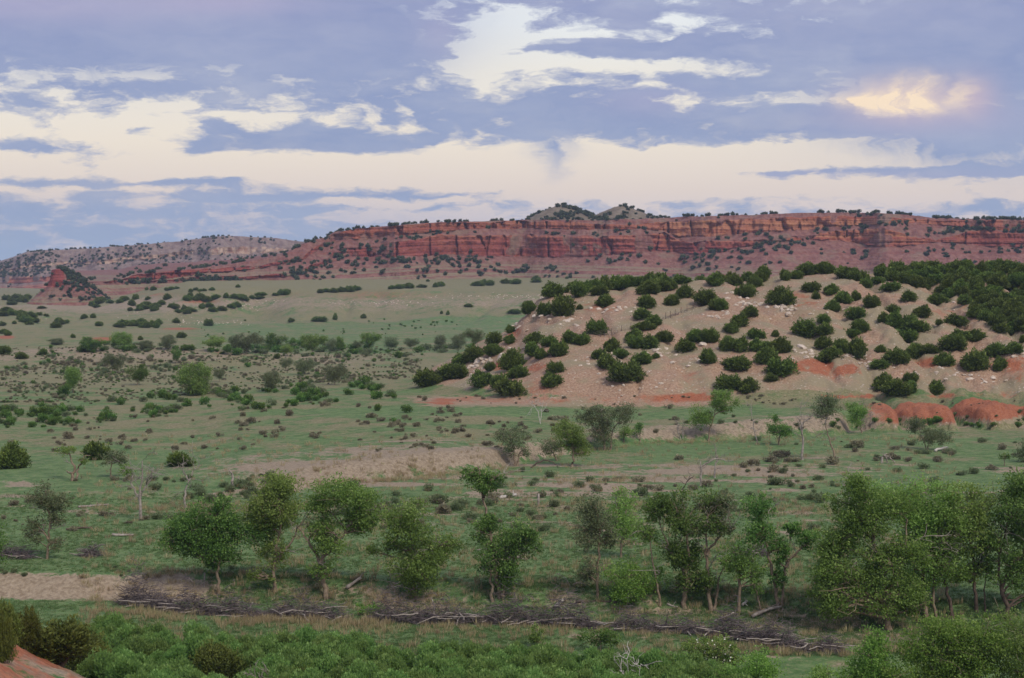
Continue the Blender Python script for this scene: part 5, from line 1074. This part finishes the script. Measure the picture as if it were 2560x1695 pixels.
for i, (u, v, w_, h_, pool) in enumerate(sh):
    P = at(u, v, 150 if v > 1030 else 300); mpp = P[1] / F
    if i < 290:
        nm, cat = ('sagebrush', 'sagebrush') if pool is SAGE else ('green_shrub', 'shrub')
        kindw = {id(SAGE): 'brownish sagebrush clump', id(GBUSH): 'grey-green low shrub', id(DBUSH): 'dark green low shrub'}[id(pool)]
        mu, mv, mn = min(MARK, key=lambda m_: (m_[0] - u) ** 2 + 4 * (m_[1] - v) ** 2)
        dr = ('left of ' if u < mu else 'right of ') if abs(u - mu) > 1.6 * abs(v - mv) else ('behind ' if v < mv else 'in front of ')
        key = kindw + ' ' + dr + mn; seen[key] = seen.get(key, 0) + 1
        o = link(nm, pool[rs.randrange(len(pool))], None, P - np.array([0, 0, .03]), label=key, category=cat, group='low shrubs of the meadows')
        o.rotation_euler.z = rs.uniform(0, 6.28); o.scale = (w_ * mpp, w_ * mpp, h_ * mpp / .62); o['_d'] = math.hypot(u - mu, 2 * (v - mv))
    else: stuff.append((P, w_ * mpp, h_ * mpp / .62, {id(SAGE): 0, id(GBUSH): 4, id(DBUSH): 7}[id(pool)] + rs.randrange(3)))
byl = {}
for o in list(col.objects):
    if '_d' in o: byl.setdefault(o['label'], []).append(o)
for k_, lst in byl.items():
    lst.sort(key=lambda o: o['_d'])
    for j, o in enumerate(lst):
        if len(lst) > 1: o['label'] = ('nearest ' if j == 0 else ordinal(j) + ' nearest ') + k_
        del o['_d']
rq = np.random.default_rng(61); uq = rq.uniform(-40, 1100, 9000); vq = 868 + 175 * rq.random(9000) ** 1.0
for u, v in zip(uq, vq):      # fine scrub of the sage flat
    if v > 1028 - .082 * u or rq.random() > np.clip(.30 + 1.5 * float(fbm(np.array(u / 60.), np.array(v / 14.), 540, 3)), .05, .9): continue
    P = at(u, v, 400, 900); s_ = rq.uniform(.4, 1.1); stuff.append((P, s_, s_ * rq.uniform(.6, 1.1), int(rq.integers(0, 8))))
    if len(stuff) > 4200: break
n = len(stuff)
scatter('sagebrush_scrub', [s[0] for s in stuff], np.stack([np.zeros(n), np.zeros(n), rng.uniform(0, 6.28, n)], -1), [(s[1], s[1], s[2]) for s in stuff], [s[3] for s in stuff], SAGE + GBUSH + DBUSH, label='sagebrush and low scrub dotted over the valley floor', category='scrub')

# brush filling the far tree line
bb = []; rb = np.random.default_rng(71)
for u in rb.uniform(190, 1230, 210):
    v = 876 + rb.normal(0, 7) + 6 * math.sin(u / 70); k = rb.random() < np.clip(.55 + 1.2 * float(fbm(np.array(u / 90.), np.array(2.), 541, 2)), .1, 1)
    if k: P = at(u, v, 470, 900); s_ = rb.uniform(1.6, 5.2); bb.append((P, s_, s_ * rb.uniform(.6, 1.0)))
n = len(bb); scatter('tree_line_brush', [b_[0] for b_ in bb], np.stack([np.zeros(n), np.zeros(n), rb.uniform(0, 6.28, n)], -1), [(b_[1], b_[1], b_[2]) for b_ in bb], rb.integers(0, 6, n), GBUSH + DBUSH, label='grey-green brush filling the far line of trees', category='brush')

# ------------------------------------------------------------------ scrub on the mesas (too many and too small to tell apart)
SCR = []
for i in range(3):
    b = bush_mesh('far_scrub', 330 + i, M_SCRUB, 150, .26, 1.15, .4); SCR.append(b)
def mesa_scrub(name, X, Y, Z, dens, size, label, seed):
    r = np.random.default_rng(seed); p = dens.ravel(); k = r.random(p.size) < p; n = int(k.sum())
    P = np.stack([X.ravel()[k], Y.ravel()[k], Z.ravel()[k]], -1); P[:, :2] += r.normal(0, .8, (n, 2)); P[:, 2] -= .2
    s = r.uniform(.7, 1.3, n) * size
    scatter(name, P, np.stack([np.zeros(n), np.zeros(n), r.uniform(0, 6.28, n)], -1), np.stack([s * 1.15, s * 1.15, s], -1), r.integers(0, 3, n), SCR, label=label, category='scrub')
    return n
cl = np.clip(fbm(mX / 35, mZ / 9, 200, 4) * 1.8 + .35, 0, 1)
nrow = mX.shape[0]; ridx = np.arange(nrow)[:, None] + 0 * mX
d = (1 - mB) * .012 * cl; d[ridx >= nrow - 8] = (.075 * np.clip(fbm(mX / 14, mZ / 5, 201, 3) * 2 + .55, 0, 1))[ridx >= nrow - 8]; d[ridx >= nrow - 4] *= .8
relz = (mZ - mZ[0]) ; d *= np.where(relz < 3, .15, 1)
ledge = (ridx > 57) & (ridx <= 67); d[ledge] *= 2.3
foot = (ridx > 21) & (ridx <= 32); d[foot] *= 4.0
d *= np.where(mU > 2240, 2.0, 1)
N1 = mesa_scrub('mesa_scrub', mX, mY, mZ, d, 3.3, 'dark juniper scrub dotted over the red mesa', 5)
fr = np.arange(fX.shape[0])[:, None] + 0 * fX; fl_ = np.clip(fbm(fX / 40, fZ / 14, 210, 4) * 1.9 + .45, 0, 1)
d = (1 - fB * .8) * .15 * fl_ * np.interp(fU, [-300, 0, 350, 520, 600, 1000], [1, 1, .9, .6, .18, .15]); d[fr < 24] *= .1; d[fr >= fX.shape[0] - 5] *= 1.4
N2 = mesa_scrub('far_mesa_scrub', fX, fY, fZ, d, 3.3, 'dense dark scrub over the distant bluish mesa', 6)
d = np.where(kh > .8, .20, .08) * np.clip(fbm(kX / 14, kY / 14, 220, 3) * 2 + .5, 0, 1); N3 = mesa_scrub('knoll_scrub', kX, kY, kZ, d, 3.2, 'junipers dotted over the twin knolls on the mesa', 7)
bcl = (1 - bC) * .11 + .008; N4 = mesa_scrub('butte_scrub', bX, bY, bZ, bcl, 2.6, 'scrub covering the right flank of the red butte', 8)

# ------------------------------------------------------------------ rocks on the hill
ROCKS = [rock_mesh(400 + i) for i in range(7)]
RZ = [(1215, 905, 40, 26, 26, 12), (1180, 940, 40, 14, 14, 11), (1420, 800, 70, 22, 26, 8), (1540, 775, 60, 12, 18, 9), (1330, 870, 40, 12, 12, 8), (1660, 880, 40, 14, 22, 9), (1740, 905, 50, 10, 12, 8), (1830, 745, 40, 22, 22, 9), (1880, 760, 50, 12, 20, 10), (1960, 768, 40, 12, 20, 10), (1790, 790, 30, 12, 10, 8), (2090, 770, 60, 12, 16, 7), (2010, 890, 50, 12, 24, 9), (2120, 890, 60, 10, 24, 9), (2190, 910, 50, 12, 18, 8), (2330, 930, 80, 16, 26, 7), (2430, 945, 60, 10, 18, 10), (2540, 885, 40, 12, 14, 9), (1500, 900, 60, 20, 14, 7), (1600, 960, 80, 20, 16, 7), (2400, 760, 40, 20, 10, 7), (1620, 700, 60, 12, 10, 8), (1300, 810, 30, 14, 10, 8), (1480, 945, 120, 30, 12, 6)]
rk = np.random.default_rng(77); big = []
for (u, v, su, sv, n, s) in RZ:
    for _ in range(n):
        uu, vv = rk.normal(u, su * .6), rk.normal(v, sv * .6); big.append((uu, vv, s * rk.uniform(.5, 1.5)))
big.append((2005, 868, 26)); big.append((1757, 862, 22)); big.append((1255, 890, 18))
big.sort(key=lambda a: -a[2]); rest = []
for i, (u, v, s) in enumerate(big):
    P = at(u, v, 336, 470); mpp = P[1] / F
    if P[1] > 460 or P[2] < 2.4: continue
    if i < 290:
        o = link('rock', ROCKS[i % 7], HILL, P); s *= 1.6; o.rotation_euler = (rk.normal(0, .25), rk.normal(0, .25), rk.uniform(0, 6.28)); o.scale = (s * mpp, s * mpp, s * mpp * rk.uniform(.8, 1.4))
    else: rest.append((P, s * mpp))
for _ in range(6500):       # gravel-sized stones
    x = rk.uniform(-18, 110); y = rk.uniform(348, 436)
    h = float(gz(np.array([x]), np.array([y]))[0]) - 2.6
    if h < 1.5 or vnoise(np.array([x / 7]), np.array([y / 7]), 55)[0] < .42: continue
    rest.append((np.array([x, y, h + 2.6]), rk.uniform(.10, .34)))
n = len(rest)
so = scatter('loose_stones', [r_[0] for r_ in rest], rk.normal(0, .3, (n, 3)) + np.stack([np.zeros(n), np.zeros(n), rk.uniform(0, 6.28, n)], -1), [(r_[1],) * 3 for r_ in rest], rk.integers(0, 7, n), ROCKS)
so.parent = HILL
# rocks on the far terrace scarp
far = []
for (u, v, su, sv, m_) in [(930, 757, 60, 4, 60), (1260, 741, 50, 4, 60), (1330, 745, 40, 4, 30), (480, 806, 30, 5, 26), (560, 806, 40, 4, 26), (630, 765, 20, 7, 20), (1120, 742, 60, 4, 20), (650, 755, 40, 6, 16), (300, 790, 60, 6, 12)]:
    for _ in range(m_): P = at(rk.normal(u, su), rk.normal(v, sv), 700, 1300); far.append((P, rk.uniform(.5, 1.3)))
n = len(far); scatter('scarp_rocks', [f[0] for f in far], rk.normal(0, .3, (n, 3)), [(f[1],) * 3 for f in far], rk.integers(0, 7, n), ROCKS, label='pale rock outcrops along the far terrace slope', category='rocks')

# the old brush-choked fence running up the hill
def hill_fence():
    pts = [(1470, 850), (1500, 842), (1540, 834), (1570, 824), (1660, 798), (1690, 788), (1712, 780), (1740, 768), (1760, 764), (1790, 756)]
    Ps = [at(u, v, 336, 460) for u, v in pts]; A = Ps[0]; root = thing('wire_fence', A, 'old wire fence choked with dark brush climbing the stony hill', 'fence')
    r = np.random.default_rng(9)
    pm = mesh('post', *tubes([(np.array([[0, 0, -.2], [0, 0, .6], [.03, 0, 1.25]]), [.055, .05, .045])], 5), M_BARK_D)
    line = np.array(Ps) - A; s = np.concatenate([[0], np.cumsum(np.linalg.norm(np.diff(line, axis=0), axis=1))])
    g = lambda t: np.array([np.interp(t, s, line[:, i]) for i in range(3)])
    for t in np.arange(0, s[-1], 2.6): link('post', pm, root, g(t))
    w_ = [(np.array([g(t) + np.array([0, 0, h]) for t in np.linspace(0, s[-1], 14)]), np.full(14, .012)) for h in (.5, .85, 1.15)]
    link('wire', mesh('wire', *tubes(w_, 3), M_DEAD), root)
    br = []
    for _ in range(420):
        t = r.uniform(0, s[-1]); p = g(t) + r.normal(0, .1, 3); p[2] = g(t)[2] + abs(r.normal(.22, .15)); d = r.normal(size=3) * np.array([1, .6, .5]); br.append((curve(p, p + d * .35, r, 3, .15), [.022, .018, .008]))
    link('brush', mesh('brush', *tubes(br, 3), M_BRUSH), root, kind='stuff')
hill_fence()

# ------------------------------------------------------------------ long piles of dead brush along the creek
def brush_pile(label, pts, hgt, wid, n, seed):
    Ps = np.array([at(u, v, 125, 180) for u, v in pts]); A = Ps[0].copy(); line = Ps - A; s = np.concatenate([[0], np.cumsum(np.linalg.norm(np.diff(line, axis=0), axis=1))])
    r = np.random.default_rng(seed); g = lambda t: np.array([np.interp(t, s, line[:, i]) for i in range(3)])
    br = []; lg = []
    for k in range(n):
        t = r.uniform(0, s[-1]); e = 1 + .45 * math.sin(t * 1.3) + .3 * math.sin(t * .47 + 1); e *= min(1, (t + .4) / 1.5, (s[-1] - t + .4) / 1.5)
        yo = r.normal(0, wid * .4); zz = abs(r.normal(0, .62)) * hgt * 1.25 * e * math.exp(-(yo / wid) ** 2)
        p = g(t) + np.array([0, yo, zz]); d = r.normal(size=3) * np.array([1.25, .7, .28]); L = r.uniform(.4, 1.3)
        d /= np.linalg.norm(d) + 1e-6; q = p + d * L; q[2] = max(q[2], g(t)[2] + .02)
        R0 = r.choice([.012, .018, .03], p=[.55, .33, .12]); br.append((curve(p, q, r, 4, .14), np.linspace(R0, R0 * .4, 4) * 1.25))
    for k in range(n // 60):
        t = r.uniform(0, s[-1]); p = g(t) + np.array([0, r.normal(0, wid * .3), r.uniform(.1, hgt * .7)]); d = r.normal(size=3) * np.array([1.5, .5, .14]); d /= np.linalg.norm(d); lg.append((curve(p, p + d * r.uniform(1.2, 2.6), r, 5, .08), np.linspace(.07, .03, 5)))
    root = thing('brush_pile', A, label, 'brush pile'); link('twigs', mesh('twigs', *tubes(br, 3), M_BRUSH), root, kind='stuff')
    if lg: link('branches', mesh('branches', *tubes(lg, 5), M_DEAD, True), root, kind='stuff')
brush_pile('dark bushy heap of dead twigs at the left end of the brush line', [(305, 1512), (340, 1514), (400, 1522), (425, 1526)], 1.35, .8, 1100, 1)
brush_pile('long low windrow of dark dead branches left of centre', [(425, 1530), (560, 1538), (700, 1545), (860, 1550)], .95, .6, 2300, 2)
brush_pile('tangled windrow of grey dead branches in the middle of the brush line', [(930, 1552), (1080, 1560), (1200, 1558), (1330, 1562), (1420, 1566), (1490, 1574)], 1.25, .7, 3000, 3)
brush_pile('low brush heap with pale sticks right of the gap', [(1530, 1574), (1620, 1578), (1700, 1582), (1780, 1590)], .75, .8, 1100, 4)
brush_pile('right-hand windrow of dead brush running into the grove', [(1780, 1588), (1860, 1602), (1950, 1618), (2020, 1630)], 1.1, .8, 1600, 5)
brush_pile('small dark brush heap at the far right end of the brush line', [(2050, 1628), (2090, 1632)], .8, .6, 420, 6)
for lab, a, b, h_ in [('small dark heap of dead twigs in the meadow behind the three-stemmed cottonwood', (1235, 1330), (1290, 1332), .9), ('dark dead brush clump in the meadow above the forked cottonwood', (1880, 1240), (1915, 1244), .8), ('dark driftwood heap at the left picture edge', (0, 1335), (36, 1338), .8), ('little heap of dark sticks in the left meadow', (40, 1396), (75, 1398), .6), ('dead twig heap beside the broken v-trunked tree', (210, 1222), (245, 1222), .8), ('brown dead brush at the edge of the mid-meadow bank', (1225, 1140), (1262, 1142), 1.0)]:
    brush_pile(lab, [a, b], h_, .5, 260, int(a[0]))

# ------------------------------------------------------------------ willow thicket, grass, straw
WIL = [bush_mesh('willow', 340 + i, M_WIL, 2600, .065, 1.15, .7) for i in range(4)]
P_, S_, I_ = [], [], []
rw = np.random.default_rng(31)
def thicket(n, u0, u1, vtop, vbot, w0, w1, k0, k1):
    for _ in range(n):
        u = rw.uniform(u0, u1); vt = np.interp(u, *vtop); v = vt + (vbot - vt) * rw.random() ** .9
        P = at(u, v + 28, 112, 165); 
        if P[0] < -15 and P[1] < 128 and P[2] > .3: continue
        s = rw.uniform(w0, w1); P_.append(P - np.array([0, 0, .15])); S_.append((s, s, s * rw.uniform(.8, 1.15))); I_.append(rw.integers(k0, k1))
VT = ([100, 260, 450, 700, 900, 1100, 1400, 1700, 1850], [1545, 1552, 1575, 1590, 1602, 1622, 1632, 1648, 1670])
thicket(560, 200, 1850, VT, 1730, 1.5, 2.7, 0, 4)
n = len(P_); scatter('willow_thicket', P_, np.stack([np.zeros(n), np.zeros(n), rw.uniform(0, 6.28, n)], -1), S_, I_, WIL, label='dense bright green willow thicket filling the foreground creek bed', category='thicket')
GT = [tuft_mesh('grass_tuft', 350 + i, 26, M_GRASS, .45, .8, .05, .4) for i in range(3)]
ST = [tuft_mesh('straw_tuft', 360 + i, 26, M_STRAW, .3, .45, .03, .5) for i in range(2)]
def field(name, n, u0, u1, v0, v1, kinds, h0, h1, label, keep, seed, cat='grass'):
    r = np.random.default_rng(seed); u = r.uniform(u0, u1, n); v = v0 + (v1 - v0) * r.random(n)
    y = 27.0 * F / (v - VH)
    for _ in range(8): x = (u - UC) / F * y; z = gz(x, y); y = .5 * y + .5 * (H - z) * F / (v - VH)
    x = (u - UC) / F * y; z = gz(x, y); k = keep(u, v, x, y, z, r); x, y, z = x[k], y[k], z[k]; m_ = len(x)
    s = r.uniform(h0, h1, m_)
    return scatter(name, np.stack([x, y, z - .02], -1), np.stack([np.zeros(m_), np.zeros(m_), r.uniform(0, 6.28, m_)], -1), np.stack([s * 1.3, s * 1.3, s], -1), r.integers(0, len(kinds), m_), kinds, label=label, category=cat)
def keep_grass(u, v, x, y, z, r):
    b1 = np.interp(x, *B1); d1 = y - b1; nn = fbm(x / 5, y / 5, 500, 3)
    return (r.random(len(u)) < .75 + nn) & ~((d1 > -4.6) & (d1 < .2) & (u < 520)) & ~((y < 128) & (x < -12))
field('meadow_grass', 80000, -60, 2620, 1235, 1640, GT, .10, .32, 'short green grass covering the creek meadow', keep_grass, 41)
def keep_straw(u, v, x, y, z, r):
    c = np.interp(u, [250, 420, 700, 900, 1100, 1300, 1450, 1800, 1950, 2100], [1528, 1545, 1560, 1566, 1578, 1574, 1578, 1600, 1636, 1640])
    a = np.exp(-((v - c) / 11) ** 2) * np.interp(u, [240, 300, 900, 1000, 1500, 2150], [.15, .55, .55, .25, .2, .2]) * np.clip(.6 + 1.2 * fbm(x / 2.5, y / 2, 510, 2), .1, 1)
    a += .8 * np.exp(-((u - 1010) / 130) ** 2 - ((v - 1180) / 12) ** 2) + .55 * np.exp(-((u - 620) / 320) ** 2 - ((v - 1272) / 9) ** 2) + .6 * np.exp(-((u - 1960) / 90) ** 2 - ((v - 1278) / 7) ** 2) + .6 * np.exp(-((u - 1500) / 150) ** 2 - ((v - 1262) / 8) ** 2) + .45 * np.exp(-((u - 1500) / 120) ** 2 - ((v - 1205) / 5) ** 2) + .5 * np.exp(-((u - 1650) / 260) ** 2 - ((v - 1105) / 4) ** 2) + .4 * np.exp(-((u - 2250) / 240) ** 2 - ((v - 1100) / 6) ** 2) + .05 + .12 * np.clip(fbm(x / 6, y / 4, 511, 3), 0, 1)
    return r.random(len(u)) < a
field('dry_grass', 60000, 200, 2400, 1090, 1645, ST, .35, .85, 'tan dry grass standing along the brush piles and meadow edges', keep_straw, 42)

field('slope_tufts', 2600, -40, 420, 1590, 1700, ST, .12, .34, 'tan grass tufts on the red foreground slope', lambda u, v, x, y, z, r: (y < 128) & (r.random(len(u)) < np.clip(.45 + fbm(x / 2, y / 2, 530, 2), 0, 1)), 43)
